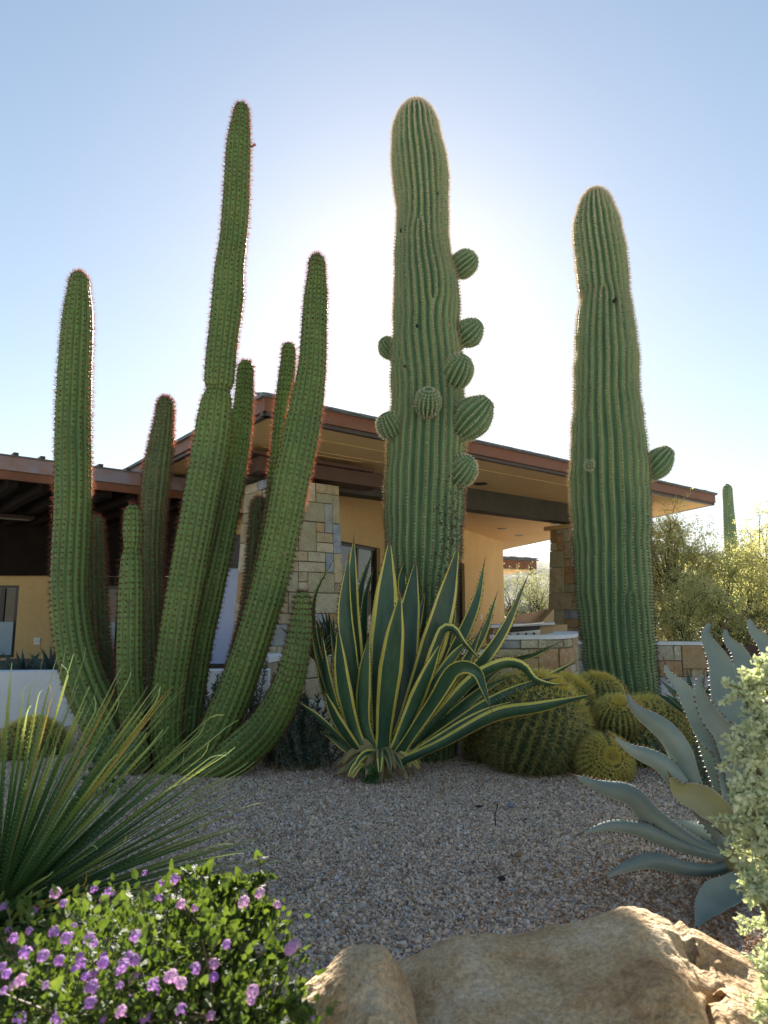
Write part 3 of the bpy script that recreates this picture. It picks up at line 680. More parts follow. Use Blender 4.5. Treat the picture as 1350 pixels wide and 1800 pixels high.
def bud(parent, px, py, rx, ry, tilt, Y, depthdir=-.35, ribs=17, seed=0, label=None, spn=None, mb_=None):
    """round ribbed arm bud; tilt from vertical in the picture plane, rx across, ry along its axis (px)"""
    c = P(px, py, Y); m = mpp(py, Y); ax = unit(np.array([math.sin(tilt), depthdir, math.cos(tilt)]))
    n = 14; t = np.linspace(-1.18, 1, n); ph = []; ex = 2.0+.5*math.sin(seed*2.3)
    for q in t: ph.append([*(c+ax*q*ry*m), max(.5 if q < 0 else 0, math.sqrt(max(0, 1-min(1, abs(q))**ex)))*rx*m])
    ph[-1][3] = ph[-2][3]*.9
    b, _ = cactus(parent, 'arm_bud', ph, ribs, .21, mb_ or M_bud, M_felt_w, spn or M_bspine, ds=.008, seg=6, waves=.03, sp=.019, k=8, L=.024, w=.0012, spread=.8, cap=.45, padr=.0062, seed=seed, vis=3.0)
    return b
for i, (x, y, rx, ry, t, dy, dd) in enumerate([(815, 464, 24, 26, 1.0, -.02, -.4), (824, 585, 26, 28, .9, -.05, -.4), (803, 653, 29, 32, .5, -.22, -.7), (752, 707, 23, 25, .05, -.35, -.9), (829, 735, 36, 45, .75, -.18, -.3),
                                    (686, 748, 23, 25, -.5, -.16, -.5), (810, 828, 27, 31, .7, -.18, -.5), (684, 612, 19, 22, -.6, .12, -.1)]):
    bud(sag, x, y, rx, ry, t, YS+dy, dd, seed=20+i)
YR = 6.8
rows = [(1290, 1050, 1158), (1242, 1046, 1157), (1189, 1034, 1153), (1107, 1023, 1146), (1026, 1014, 1143), (944, 1010, 1140), (863, 1004, 1139), (781, 1006, 1133), (700, 1010, 1122), (640, 1012, 1120), (602, 1013, 1117), (563, 1016, 1112),
        (524, 1022, 1105), (504, 1019, 1104), (466, 1015, 1101), (427, 1010, 1094), (392, 1010, 1087), (365, 1016, 1078), (334, 1038, 1054)]
sag2 = thing('saguaro', 'smooth unscarred saguaro with one oval arm bud right of the garden pillar', 'saguaro cactus', P(1104, 1290, YR)*np.array([1, 1, 0]), 'tall saguaros in the garden')
pth = outline_path(rows, YR); z0 = pth[0][2]; sr = lambda py: P(CX, py, YR)[2]-z0
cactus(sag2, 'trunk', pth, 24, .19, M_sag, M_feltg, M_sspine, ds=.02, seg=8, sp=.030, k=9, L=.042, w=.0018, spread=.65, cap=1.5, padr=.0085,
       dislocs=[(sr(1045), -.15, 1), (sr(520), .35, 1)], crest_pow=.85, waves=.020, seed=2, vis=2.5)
bud(sag2, 1155, 815, 25, 35, .72, YR-.05, -.2, ribs=15, seed=40)
bud(sag2, 1037, 817, 8, 10, 0, YR-.44, -.5, ribs=12, seed=41)
mb = MB(); p = P(1080, 530, YR-.30); mb.tube([p, p+np.array([0, -.05, .01])], [.022, .014], 7); mb.build('scar_knot', M_felt, sag2)
for (x, y, r_) in ((733, 572, .016), (762, 262, .010), (712, 640, .012), (728, 700, .010), (771, 330, .008), (705, 392, .009)):
    w_ = 1; p = P(x, y, YS-.27-.02*((y > 500)))+0; q = (x-745)/60.; p[1] = YS-math.sqrt(max(.02, 1-q*q))*(.22 if y < 450 else .285); mb = MB(); mb.tube([p+np.array([0, .03, 0]), p+np.array([0, -.012, .004])], [r_, r_*.6], 7); mb.build('scar_knot', M_felt, sag)

# the many-stemmed columnar cactus on the left
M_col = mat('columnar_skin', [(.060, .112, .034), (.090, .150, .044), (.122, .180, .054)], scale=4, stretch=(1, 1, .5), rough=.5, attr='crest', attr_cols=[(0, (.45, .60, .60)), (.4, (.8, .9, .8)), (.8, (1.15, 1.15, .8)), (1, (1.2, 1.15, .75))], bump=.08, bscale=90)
def add_specks(m, scale, thr, colr, soft=.03):
    nt = m.node_tree; L = nt.links.new; bs = nt.nodes['Principled BSDF']; src = bs.inputs['Base Color'].links[0].from_socket
    tc = nt.nodes.new('ShaderNodeTexCoord'); n = nt.nodes.new('ShaderNodeTexNoise'); n.inputs['Scale'].default_value = scale; n.inputs['Detail'].default_value = 3; L(tc.outputs['Object'], n.inputs['Vector'])
    q = nt.nodes.new('ShaderNodeMapRange'); q.inputs[1].default_value = thr; q.inputs[2].default_value = thr+soft; L(n.outputs['Fac'], q.inputs[0])
    mx = nt.nodes.new('ShaderNodeMix'); mx.data_type = 'RGBA'; L(q.outputs[0], mx.inputs[0]); L(src, mx.inputs[6]); mx.inputs[7].default_value = (*colr, 1); L(mx.outputs[2], bs.inputs['Base Color'])
add_specks(M_col, 22, .70, (.26, .19, .11)); add_specks(M_sag, 26, .725, (.20, .17, .11)); add_specks(M_sag2, 24, .72, (.24, .20, .13))
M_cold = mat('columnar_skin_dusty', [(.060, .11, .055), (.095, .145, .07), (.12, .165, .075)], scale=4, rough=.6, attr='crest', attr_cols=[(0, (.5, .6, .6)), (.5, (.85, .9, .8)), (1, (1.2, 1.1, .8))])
M_cspine = mat('reddish_spines', [(.08, .06, .052), (.11, .08, .068)], scale=2.5, rough=.5, transl=.7, thin=(6.8, 5.0, 4.2))
M_gspine = mat('grey_red_spines', [(.17, .14, .115), (.25, .19, .15)], scale=2.5, rough=.5, transl=.65, thin=(3.4, 2.0, 1.3))
colc = thing('columnar_cactus', 'many stemmed columnar cactus with furry ribbed green stems left of the agave', 'columnar cactus', P(290, 1345, 4.95)*np.array([1, 1, 0]))
STEMS = [  # name of look, depth, ribs, material, rows (x, y, half width, depth offset)
 ('leftmost thick green stem curving up from the base', 4.95, 15, 0, [(260, 1352, 34), (205, 1312, 37), (172, 1250, 38), (148, 1195, 37), (133, 1140, 34), (125, 1085, 32.5), (122, 1030, 32), (125, 960, 32), (128, 900, 32), (129, 832, 32), (129, 750, 31), (132, 650, 29), (137, 560, 26), (139, 505, 19), (140, 478, 8)]),
 ('short grey furry stem behind the leftmost stem', 5.35, 14, 1, [(200, 1330, 22), (190, 1260, 24), (177, 1180, 24), (169, 1100, 22), (166, 1010, 20), (166, 940, 17), (166, 905, 8)]),
 ('short bright green stem with a waist near its tip', 4.80, 12, 0, [(250, 1335, 20), (234, 1270, 22), (230, 1220, 23), (228, 1160, 23), (229, 1080, 22), (230, 1030, 21), (231, 985, 18.5), (232, 966, 14), (233, 955, 15.5), (233, 930, 17), (233, 905, 15), (233, 886, 7)]),
 ('dark stem rising behind the short waisted stem', 5.30, 14, 1, [(285, 1335, 18), (275, 1250, 19), (270, 1150, 18), (268, 1060, 19.5), (267, 980, 20.5), (269, 910, 22), (275, 840, 24), (283, 780, 21.5), (290, 725, 16), (291, 697, 7)]),
 ('tallest slender green stem with a pinched joint', 4.85, 15, 0, [(300, 1352, 26), (291, 1300, 29), (294, 1235, 29), (305, 1150, 30), (322, 1050, 31), (338, 960, 31), (350, 895, 31), (371, 780, 32), (379, 718, 29), (383, 692, 23), (384, 684, 20), (385, 672, 26), (389, 625, 27), (394, 580, 27), (401, 520, 28), (403, 475, 26), (410, 420, 24), (415, 360, 24), (417, 310, 23), (420, 250, 21), (424, 204, 15), (425, 182, 6)]),
 ('green stem close behind the tallest stem', 5.15, 15, 0, [(318, 1345, 24), (328, 1280, 26), (337, 1200, 27), (350, 1120, 27), (365, 1050, 27), (383, 970, 25), (398, 900, 23), (412, 830, 21), (423, 760, 19), (429, 700, 17), (431, 660, 15), (433, 633, 6)]),
 ('stem with red spines partly hidden by the thick leaning stem', 5.30, 14, 0, [(420, 1180, 20), (450, 1060, 20), (472, 950, 18), (485, 860, 17), (492, 790, 16), (498, 720, 15.5), (503, 670, 15), (507, 627, 13), (507, 602, 6)]),
 ('thick leaning green stem edged with glowing spines', 4.90, 16, 0, [(330, 1360, 30), (368, 1312, 34), (405, 1235, 33), (437, 1150, 32), (468, 1050, 32), (492, 950, 32), (511, 850, 33), (528, 770, 32), (541, 700, 29), (549, 640, 25), (552, 580, 23), (555, 520, 21), (557, 477, 16), (557, 447, 7)]),
 ('short furry stem glowing orange in front of the stone pillar', 5.40, 13, 1, [(390, 1280, 20), (420, 1165, 20), (440, 1080, 19), (447, 1020, 18), (452, 960, 18), (455, 902, 16), (455, 874, 7)]),
 ('short dark stem bending up at the right of the base', 4.75, 16, 0, [(330, 1362, 28), (385, 1345, 34), (428, 1315, 36), (462, 1283, 34), (489, 1243, 31), (508, 1200, 27), (521, 1150, 24), (529, 1100, 20), (531, 1064, 16), (532, 1037, 7)]),
 ('small stub growing at the foot of the stems', 4.65, 12, 0, [(245, 1350, 20), (238, 1318, 25), (232, 1292, 21), (228, 1270, 10)])]
for i, (lab, Y, ribs, mm, rows) in enumerate(STEMS):
    ph = []
    for j, (x, y, hw) in enumerate(rows):
        f = max(0, (y-1180)/170.); Yj = Y+(5.0-Y)*min(1, f)*.6
        ph.append([*P(x, y, Yj), hw*mpp(y, Yj)*.97])
    cactus(colc, 'stem', ph, ribs, .15, (M_col, M_cold)[mm], M_felt, (M_cspine, M_gspine)[mm], ds=.018, seg=8, sp=.040 if not mm else .028, k=(9, 15)[mm], L=(.042, .040)[mm], w=.0013, spread=.8, cap=1.3, padr=(.0085, .0055)[mm], crest_pow=.55,
           seed=60+i, tuber=.03, label=lab, vis=2.7, waves=.006)
mb = MB(); p = P(441, 258, 4.85); mb.tube([p, p+np.array([.022, 0, .012]), p+np.array([.034, 0, .022])], [.010, .009, .012], 7); mb.build('dried_bud', mat('dry_bud', [(.30, .10, .08), (.4, .16, .1)]), colc)

# distant saguaro
sg3 = thing('saguaro', 'distant slender saguaro standing among the palo verde trees at right', 'saguaro cactus', P(1290, 1079, 27)*np.array([1, 1, 0]))
ph = [[*P(1293, 1120, 27), 10*mpp(1100, 27)]]+[[*P(x, y, 27), h*mpp(y, 27)] for x, y, h in ((1290, 1040, 10.5), (1286, 980, 10.5), (1283, 930, 10), (1280, 885, 8.5), (1278, 851, 4))]
cactus(sg3, 'trunk', ph, 18, .12, M_sag, M_felt, M_sspine, ds=.035, seg=5, sp=.12, k=5, L=.06, w=.003, spread=.8, cap=1.3, padr=.015, seed=9)

# golden barrels
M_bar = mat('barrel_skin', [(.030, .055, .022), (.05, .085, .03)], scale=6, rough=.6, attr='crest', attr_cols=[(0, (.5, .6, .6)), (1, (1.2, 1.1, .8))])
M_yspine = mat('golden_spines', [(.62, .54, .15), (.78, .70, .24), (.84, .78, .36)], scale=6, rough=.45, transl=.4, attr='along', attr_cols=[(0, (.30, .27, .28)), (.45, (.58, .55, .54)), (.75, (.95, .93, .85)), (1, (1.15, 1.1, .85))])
M_cyspine = mat('crown_golden_spines', [(.78, .66, .16), (.86, .76, .28)], scale=6, rough=.5, transl=.4)
M_dspine = mat('old_golden_spines', [(.40, .32, .12), (.55, .46, .19)], scale=6, rough=.5, transl=.3)
M_wool = mat('golden_crown_wool', [(.45, .36, .10), (.62, .50, .18)], scale=30, rough=.95, bump=1, bscale=90)
def barrel(px, py, rpx, Y, tilt, dd, label, ribs=30, ar=1.0, seed=0, crown=True, sink=0, dens=1.0):
    """tilt in the picture plane, dd lean towards the viewer (negative)"""
    c = P(px, py, Y); r = rpx*.92*mpp(py, Y); ax = unit(np.array([math.sin(tilt), dd, math.cos(tilt)]))
    t = thing('barrel_cactus', label, 'barrel cactus', (c[0], c[1], max(0, c[2]-r)), 'golden barrel cacti clustered by the right saguaro')
    n = 14; q = np.linspace(-.97, 1, n); ph = [[*(c+ax*k*r*ar), max(.15, math.sqrt(max(0, 1-abs(k)**2.3)))*r] for k in q]; ph[-1][3] = ph[-2][3]*.9
    b, fr = cactus(t, 'body', ph, ribs, .11, M_bar, M_felt_w, M_yspine, ds=.02, seg=6, sp=r*.080, k=int(15*dens), L=max(.032, r*.20), w=.0016, spread=.85, cap=.40, padr=.0045, seed=seed, vis=3.1)
    # woolly crown: a flattened tuft with a dense brush of short spines
    top = c+ax*r*ar*.985; rs = np.random.default_rng(seed); a = unit(np.cross(ax, [.2, 1, .1])); b2 = np.cross(ax, a)
    k = 260; rr = np.sqrt(rs.uniform(0, 1, k))*r*.30; an = rs.uniform(0, 6.28, k)
    O = top+a*(rr*np.cos(an))[:, None]+b2*(rr*np.sin(an))[:, None]-ax*(rr**2/r*.6)[:, None]
    D = unit(ax+(O-top)/(r*.30)*.8)
    Vs, Fs = spine_mesh(O, D, 7, r*.15, .0014, .45, rs); part('crown_spines', Vs, [Fs], [M_cyspine], b)['kind'] = 'stuff'
    th = np.linspace(0, 2*math.pi, 17)[:-1]; V = [top+ax*r*.02]; F_ = []
    for j, f in enumerate((.08, .16)):
        for x in th: V.append(top+(a*math.cos(x)+b2*math.sin(x))*r*f-ax*r*(.004, .05)[j])
    F_ = [(0, 1+i, 1+(i+1) % 16) for i in range(16)]+[(1+i, 17+i, 17+(i+1) % 16, 1+(i+1) % 16) for i in range(16)]
    part('crown', V, F_, [M_wool], b, smooth=True)
    return t
barrel(935, 1278, 104, 5.15, .32, -.15, 'largest golden barrel cactus, left of the cluster beside the agave', ribs=33, ar=.95, seed=1, dens=1.1)
barrel(862, 1308, 52, 5.45, -.2, .1, 'small dark barrel cactus tucked behind the left edge of the largest one', ribs=24, seed=2)
barrel(985, 1248, 66, 5.55, .6, -.25, 'barrel cactus with bright yellow crown resting above the largest one', ribs=28, seed=3, dens=1.2)
barrel(1048, 1240, 58, 6.0, .1, -.1, 'rear golden barrel cactus at the foot of the right saguaro', ribs=26, seed=4, dens=1.2)
barrel(1140, 1310, 86, 5.35, -.55, -.35, 'wide golden barrel cactus at the right end of the cluster', ribs=32, seed=5)
barrel(1085, 1262, 42, 5.15, -.1, -.6, 'small golden barrel cactus wedged between the two crowns', ribs=24, seed=6, dens=1.2)
barrel(1062, 1340, 51, 4.80, .02, -2.2, 'small golden barrel cactus whose crown faces the viewer', ribs=30, seed=7, dens=1.5)
t = barrel(55, 1322, 62, 5.6, .1, -.1, 'golden barrel cactus in front of the white wall behind the sotol', ribs=28, seed=8); t['group'] = 'golden barrel cacti'
# ------------------------------------------------------------------ agaves
M_ag = mat('agave_green', [(.022, .064, .038), (.040, .095, .048), (.070, .135, .062)], scale=5, stretch=(1, 1, .25), rough=.36, grain=.18, gscale=40, vary=.15, transl=.12, bump=.05)
M_agy = mat('agave_yellow_margin', [(.58, .52, .10), (.76, .66, .13), (.74, .68, .24)], scale=7, rough=.45, vary=.1, transl=.22)
M_tooth = mat('brown_teeth', [(.10, .05, .03), (.16, .08, .04)], rough=.5)
M_blue = mat('blue_agave_skin', [(.15, .19, .165), (.20, .25, .215), (.26, .30, .26)], scale=4, rough=.5, vary=.15, transl=.15)
M_bluem = mat('pale_agave_margin', [(.30, .36, .32), (.38, .42, .36)], scale=6, rough=.5, transl=.2)
M_yel = mat('yellowing_agave_skin', [(.22, .24, .13), (.28, .29, .15)], scale=5, rough=.5, transl=.2)
def agave_leaf(parent, ctrl, roll, side, mats, fold=.35, teeth=True, thick=.022, n=30, wpow=None, tooth=.013, label=None, yel=.74, spine=.04):
    """ctrl rows: x y z halfwidth (m) from base to tip; roll turns the face away from the viewer; side +1 hollow face to viewer"""
    pp, L0 = spline(ctrl, n); C_ = pp[:, :3]; w = np.maximum(pp[:, 3], .0012); T = unit(np.gradient(C_, axis=0))
    view = unit(C_-np.array([0, 0, H])); Wi = unit(np.cross(T, view)); Nf = -unit(np.cross(Wi, T)); 
    s_ = np.sign((Nf*-view).sum(1)); Nf = Nf*s_[:, None]            # Nf faces the viewer
    rl = np.broadcast_to(roll, n) if np.ndim(roll) == 0 else np.interp(np.linspace(0, 1, n), np.linspace(0, 1, len(roll)), roll)
    W = Wi*np.cos(rl)[:, None]+Nf*np.sin(rl)[:, None]; Nn = unit(np.cross(T, W)); Nn = Nn*np.sign((Nn*Nf).sum(1))[:, None]
    yel = yel if yel in (.45, .93) else yel+.08*math.sin(C_[-1][0]*91+C_[-1][2]*57); us = np.array([-1, -yel, -.4, 0, .4, yel, 1.]); m = len(us); tt = np.linspace(0, 1, n); th = thick*(1-tt)**.8+.0015
    top = []; bot = []
    rsx = np.random.default_rng(int(abs(C_[-1]).sum()*1e4) % 99991); wav = .06*np.sin(tt*rsx.uniform(9, 16)+rsx.uniform(0, 6))
    for u in us:
        a = C_+W*(u*w)[:, None]+Nn*(side*((u*u-.4)*fold*w+wav*w*u))[:, None]
        e = th*(1-abs(u)**2.5)
        top.append(a+Nn*(side*e*.3)[:, None]); bot.append(a-Nn*(side*(e*.7+.0008))[:, None])
    V = np.stack(top+bot[::-1], 1); k = 2*m; idx = np.arange(n*k).reshape(n, k); nx = np.roll(idx, -1, 1)
    Q = np.stack([idx[:-1], nx[:-1], nx[1:], idx[1:]], -1).reshape(-1, 4)
    col = np.tile([1, 0, 0, 0, 0, 1, 1, 1, 0, 0, 0, 0, 1, 1], n-1)
    row = np.repeat(np.arange(n-1), k); col = np.where(row >= n-2, 2, col)
    V = V.reshape(-1, 3); F_ = [Q]; mi = list(col); q = len(V)
    V2 = []; F2 = []
    # terminal spine
    tip = C_[-1]; V2 += [tip+W[-1]*.003, tip-W[-1]*.003+Nn[-1]*.002, tip-Nn[-1]*.003, tip+T[-1]*spine]; F2 += [(0, 1, 3), (1, 2, 3), (2, 0, 3), (0, 2, 1)]
    if teeth:
        nt_ = int(L0/.026); rs = np.random.default_rng(nt_)
        for sg in (-1, 1):
            for x in np.linspace(.12, .93, nt_)+rs.uniform(-.006, .006, nt_):
                i = x*(n-1); i0 = int(i); f = i-i0
                c = C_[i0]*(1-f)+C_[i0+1]*f; ww = w[i0]*(1-f)+w[i0+1]*f
                e = c+W[i0]*(sg*ww)+Nn[i0]*(side*(.6*fold*ww+sg*wav[i0]*ww)); h = tooth*rs.uniform(.6, 1.1)
                b = len(V2); V2 += [e-T[i0]*h*.55-W[i0]*sg*.002, e+T[i0]*h*.55-W[i0]*sg*.002, e+Nn[i0]*.0022, e-Nn[i0]*.0022, e+W[i0]*sg*h+T[i0]*h*.2]
                F2 += [(b, b+2, b+4), (b+2, b+1, b+4), (b+1, b+3, b+4), (b+3, b, b+4)]
    F2 = np.array(F2)+q; o = part('leaf', np.concatenate([V, np.array(V2)]), [Q, F2], mats, parent, midx=mi+[2]*len(F2), smooth=True)
    if label: o['label'] = label
    return o
PROF = [(0, .80), (.12, .62), (.30, .80), (.55, 1.0), (.75, .78), (.9, .36), (1, .03)]
def leaf_px(parent, pts, hw, Y0, dY, roll, side, mats, scale=1, Ypow=1.3, **k):
    """pts in photograph pixels base..tip; depth runs Y0 -> Y0+dY"""
    pts = np.array(pts, float); sp_, _ = spline(np.column_stack([pts, np.zeros(len(pts))]), 14)
    t = np.linspace(0, 1, 14); rowsx = []
    for (x, y, _), q in zip(sp_, t):
        Y = Y0+dY*q**Ypow; rowsx.append([*P(x, y, Y), hw*mpp(y, Y)*np.interp(q, *zip(*PROF))*scale])
    return agave_leaf(parent, rowsx, roll, side, mats, **k)
YA = 4.9
ag = thing('variegated_agave', 'large dark green agave with yellow leaf margins in front of the scarred saguaro', 'agave', P(668, 1352, YA)*np.array([1, 1, 0]))
AM = [M_ag, M_agy, M_tooth]
LV = [  # points, half width px, depth change, roll, hollow side(+1 to viewer)
 ([(672, 1330), (700, 1200), (712, 1080), (707, 1010), (729, 968)], 17, .42, .3, 1),
 ([(680, 1330), (735, 1190), (757, 1080), (772, 995)], 10, .50, .5, 1),
 ([(660, 1330), (640, 1180), (642, 1060), (657, 998)], 11, .40, -.4, 1),
 ([(655, 1330), (625, 1150), (634, 1040), (656, 968)], 12, .38, -.5, 1),
 ([(675, 1330), (712, 1180), (738, 1080), (748, 1035)], 12, .35, .4, 1),
 ([(690, 1330), (770, 1200), (832, 1070), (852, 985)], 16, .30, .45, 1),
 ([(695, 1332), (780, 1215), (845, 1120), (873, 1045)], 15, .22, .5, 1),
 ([(645, 1330), (590, 1240), (556, 1130), (554, 1050), (584, 988)], 10, .10, -.8, 1),
 ([(668, 1330), (668, 1200), (677, 1080), (685, 948)], 30, .20, .0, 1),
 ([(652, 1330), (628, 1190), (618, 1070), (622, 945)], 20, .10, -.25, 1),
 ([(680, 1330), (706, 1200), (718, 1090), (731, 985)], 27, .22, .1, 1),
 ([(648, 1330), (622, 1200), (607, 1080), (613, 975)], 19, .00, -.3, 1),
 ([(690, 1332), (737, 1205), (778, 1075), (806, 958)], 27, .05, .15, 1),
 ([(698, 1334), (795, 1225), (878, 1120), (927, 1014)], 15, .05, .5, 1),
 ([(700, 1334), (800, 1250), (870, 1175), (940, 1150), (985, 1128)], 12, .25, .6, 1),
 ([(694, 1332), (770, 1235), (815, 1170), (848, 1100)], 15, .12, .3, 1),
 ([(690, 1330), (748, 1230), (800, 1150), (835, 1120)], 14, .0, .3, -1),
 ([(712, 1318), (752, 1180), (785, 1100), (808, 1122), (846, 1163)], 12, -.15, .5, -1),
 ([(648, 1332), (585, 1245), (563, 1160), (560, 1105), (549, 1078)], 11, .20, -.6, 1),
 ([(646, 1334), (605, 1275), (578, 1200), (566, 1115)], 10, -.15, -.7, -1),
 ([(655, 1335), (625, 1290), (602, 1200), (594, 1103)], 17, -.25, -.1, -1),
 ([(672, 1335), (678, 1250), (690, 1150), (704, 1042)], 25, -.22, .05, -1),
 ([(686, 1335), (715, 1270), (745, 1200), (775, 1130)], 17, -.25, .15, -1),
 ([(700, 1335), (765, 1265), (838, 1190), (905, 1165), (945, 1198), (994, 1204)], 15, -.10, .6, -1),
 ([(706, 1338), (800, 1275), (880, 1220), (950, 1195), (1016, 1160)], 13, .20, .7, -1),
 ([(706, 1338), (790, 1285), (870, 1235), (938, 1202), (975, 1192)], 17, -.05, .3, -1),
 ([(694, 1334), (760, 1235), (800, 1175), (838, 1180), (852, 1215), (864, 1247)], 17, -.45, .4, 1),
 ([(704, 1340), (780, 1305), (870, 1258), (950, 1243), (1046, 1220)], 15, -.45, .35, -1),
 ([(700, 1340), (770, 1300), (850, 1255), (905, 1232)], 12, -.25, .5, -1),
 ([(640, 1336), (600, 1300), (560, 1262), (521, 1231)], 7.5, -.15, -.6, -1),
 ([(645, 1338), (615, 1300), (590, 1262), (570, 1215)], 12, -.3, -.3, -1),

 ([(685, 1332), (752, 1215), (790, 1110), (800, 1040)], 14, .38, .4, 1),
 ([(700, 1335), (790, 1262), (850, 1212), (900, 1188)], 13, .05, .4, 1),
 ([(698, 1335), (745, 1265), (790, 1205), (822, 1172)], 15, -.2, .3, -1),
 ([(650, 1332), (610, 1230), (592, 1150), (580, 1085)], 12, .15, -.4, 1),
 ([(665, 1336), (640, 1270), (640, 1190), (648, 1120)], 16, -.1, -.1, -1),
 ([(642, 1338), (612, 1318), (585, 1296), (560, 1285)], 9, .1, -.3, 1),
]
for pts, hw, dY, roll, side in LV:
    leaf_px(ag, pts, hw*.86, YA+.05+dY*.12, dY, roll, side, AM, n=34, fold=.38, thick=.026)
# old drooping leaves round the foot
M_dry = mat('dry_agave_leaf', [(.20, .15, .06), (.32, .26, .11), (.18, .13, .07)], scale=9, rough=.7, transl=.1)
rs = np.random.default_rng(4); c0 = P(668, 1338, YA)
for k in range(34):
    a = rs.uniform(-.2, math.pi+.2) if k < 26 else rs.uniform(0, 6.28); d = np.array([math.cos(a), -math.sin(a), 0]); ln = rs.uniform(.15, .28); zz = rs.uniform(-.01, .075)
    base = c0+d*.05+UP*(zz-.0); up = rs.uniform(-.02, .07)
    rows_ = [[*base, .022], [*(base+d*ln*.4+UP*up), .024], [*(base+d*ln*.75+UP*(up-.035)), .019], [*(base+d*ln+UP*min(up-.11, -.03)), .004]]
    for r_ in rows_: r_[2] = max(r_[2], .012)
    agave_leaf(ag, rows_, 0, 1, [M_ag if k % 3 == 0 else M_dry, M_agy if k % 5 == 0 else M_dry, M_tooth], n=12, teeth=False, thick=.012, fold=.2, yel=.45, spine=.01)
mb = MB(); mb.tube([c0-UP*.12, c0-UP*.02, c0+UP*.08], [.07, .085, .06], 14); mb.build('stem', M_dry, ag, smooth=True)

YB_ = 3.0
bl = thing('blue_agave', 'large blue grey agave with wavy toothed leaves at the right edge of the gravel', 'agave', P(1300, 1500, YB_)*np.array([1, 1, 0]))
BM = [M_blue, M_bluem, M_tooth]
BL = [
 ([(1300, 1470), (1290, 1330), (1268, 1177), (1254, 1144), (1240, 1116), (1252, 1088)], 27, .30, .1, 1, BM),
 ([(1320, 1460), (1325, 1300), (1308, 1172), (1294, 1140), (1273, 1118), (1275, 1098)], 24, .38, .1, 1, BM),
 ([(1345, 1460), (1392, 1330), (1375, 1200), (1345, 1130), (1320, 1103), (1313, 1078)], 27, .35, 0, 1, BM),
 ([(1290, 1470), (1275, 1330), (1243, 1290), (1224, 1254), (1202, 1213), (1173, 1182), (1167, 1160)], 21, .25, .2, 1, BM),
 ([(1296, 1480), (1300, 1400), (1278, 1300), (1250, 1261), (1228, 1210), (1239, 1178)], 20, .10, .1, 1, BM),
 ([(1280, 1490), (1270, 1400), (1228, 1272), (1205, 1239), (1181, 1219)], 15, .35, .2, 1, BM),
 ([(1280, 1490), (1245, 1430), (1213, 1372), (1194, 1317), (1165, 1280), (1117, 1246), (1099, 1211)], 22, .0, .2, -1, BM),
 ([(1285, 1495), (1250, 1446), (1191, 1370), (1157, 1337), (1109, 1317), (1074, 1292)], 19, -.05, .3, -1, BM),
 ([(1300, 1480), (1268, 1432), (1230, 1405), (1194, 1390), (1177, 1362)], 27, -.30, .1, 1, [M_yel, M_bluem, M_tooth]),
 ([(1290, 1500), (1245, 1470), (1205, 1452), (1172, 1441)], 15, .15, .3, -1, BM),
 ([(1285, 1505), (1220, 1483), (1150, 1437), (1109, 1397), (1054, 1383), (1005, 1361)], 21, -.10, .3, -1, BM),
 ([(1285, 1508), (1239, 1499), (1183, 1481), (1128, 1458), (1072, 1451), (1018, 1467)], 14, -.20, .3, -1, BM),
 ([(1292, 1515), (1250, 1528), (1200, 1524), (1150, 1512), (1109, 1520), (1060, 1544)], 15, -.35, .3, -1, BM),
 ([(1330, 1530), (1290, 1560), (1262, 1575), (1240, 1600), (1224, 1632)], 27, -.55, .2, 1, BM),
 ([(1310, 1500), (1340, 1400), (1345, 1300), (1360, 1220)], 24, -.1, 0, -1, BM),
 ([(1320, 1500), (1370, 1420), (1410, 1360), (1440, 1300)], 24, -.1, 0, -1, BM),
 ([(1325, 1510), (1385, 1480), (1450, 1450)], 24, -.2, 0, -1, BM),
]
for pts, hw, dY, roll, side, mt in BL:
    leaf_px(bl, pts, hw, YB_, dY, roll, side, mt, n=34, fold=.42, thick=.024, tooth=.012, yel=.93, label='yellowing leaf' if mt[0] is M_yel else None)
mb = MB(); c1 = P(1302, 1500, YB_); mb.tube([c1-UP*.25, c1-UP*.02, c1+UP*.03], [.06, .085, .06], 12); mb.build('stem', M_dry, bl, smooth=True)
# small companion agaves
def small_agave(px, py, Y, R_, n, label, mats, seed, wd=.016, elev=(.5, 1.4), group=None, curl=.1):
    c = P(px, py, Y); t = thing('small_agave', label, 'agave', c, group); rs = np.random.default_rng(seed)
    for k in range(n):
        a = k*2.39996; e = elev[0]+(elev[1]-elev[0])*(k/n); d = np.array([math.cos(a)*math.cos(e), math.sin(a)*math.cos(e), math.sin(e)]); ln = R_*rs.uniform(.75, 1.05)
        hd = np.array([d[0], d[1], 0]); 
        agave_leaf(t, [[*c, wd*.8], [*(c+d*ln*.35), wd], [*(c+d*ln*.7), wd*.8], [*(c+d*ln+hd*curl*ln+UP*ln*.02), .001]], rs.uniform(-.3, .3), 1, mats, n=14, thick=.012, teeth=False, spine=.012)
M_agd = mat('dusky_agave', [(.030, .065, .060), (.05, .09, .08)], scale=4, rough=.5, vary=.2, transl=.1)
small_agave(585, 1150, 6.2, .42, 22, 'small dusky agave behind the left leaves of the variegated agave', [M_agd, M_ag, M_tooth], 5, wd=.018)
small_agave(556, 1160, 5.9, .40, 14, 'small yellow edged agave beside the tip of the short dark cactus stem', [M_agd, M_agy, M_tooth], 6, wd=.02)
small_agave(1222, 1262, 5.0, .34, 20, 'small dark green agave behind the upper leaves of the blue agave', [M_ag, M_ag, M_tooth], 8, wd=.022)
small_agave(1188, 1300, 5.7, .30, 12, 'thin dark agave beside the right end of the barrel cacti', [M_agd, M_ag, M_tooth], 9, wd=.012, elev=(.2, 1.2))

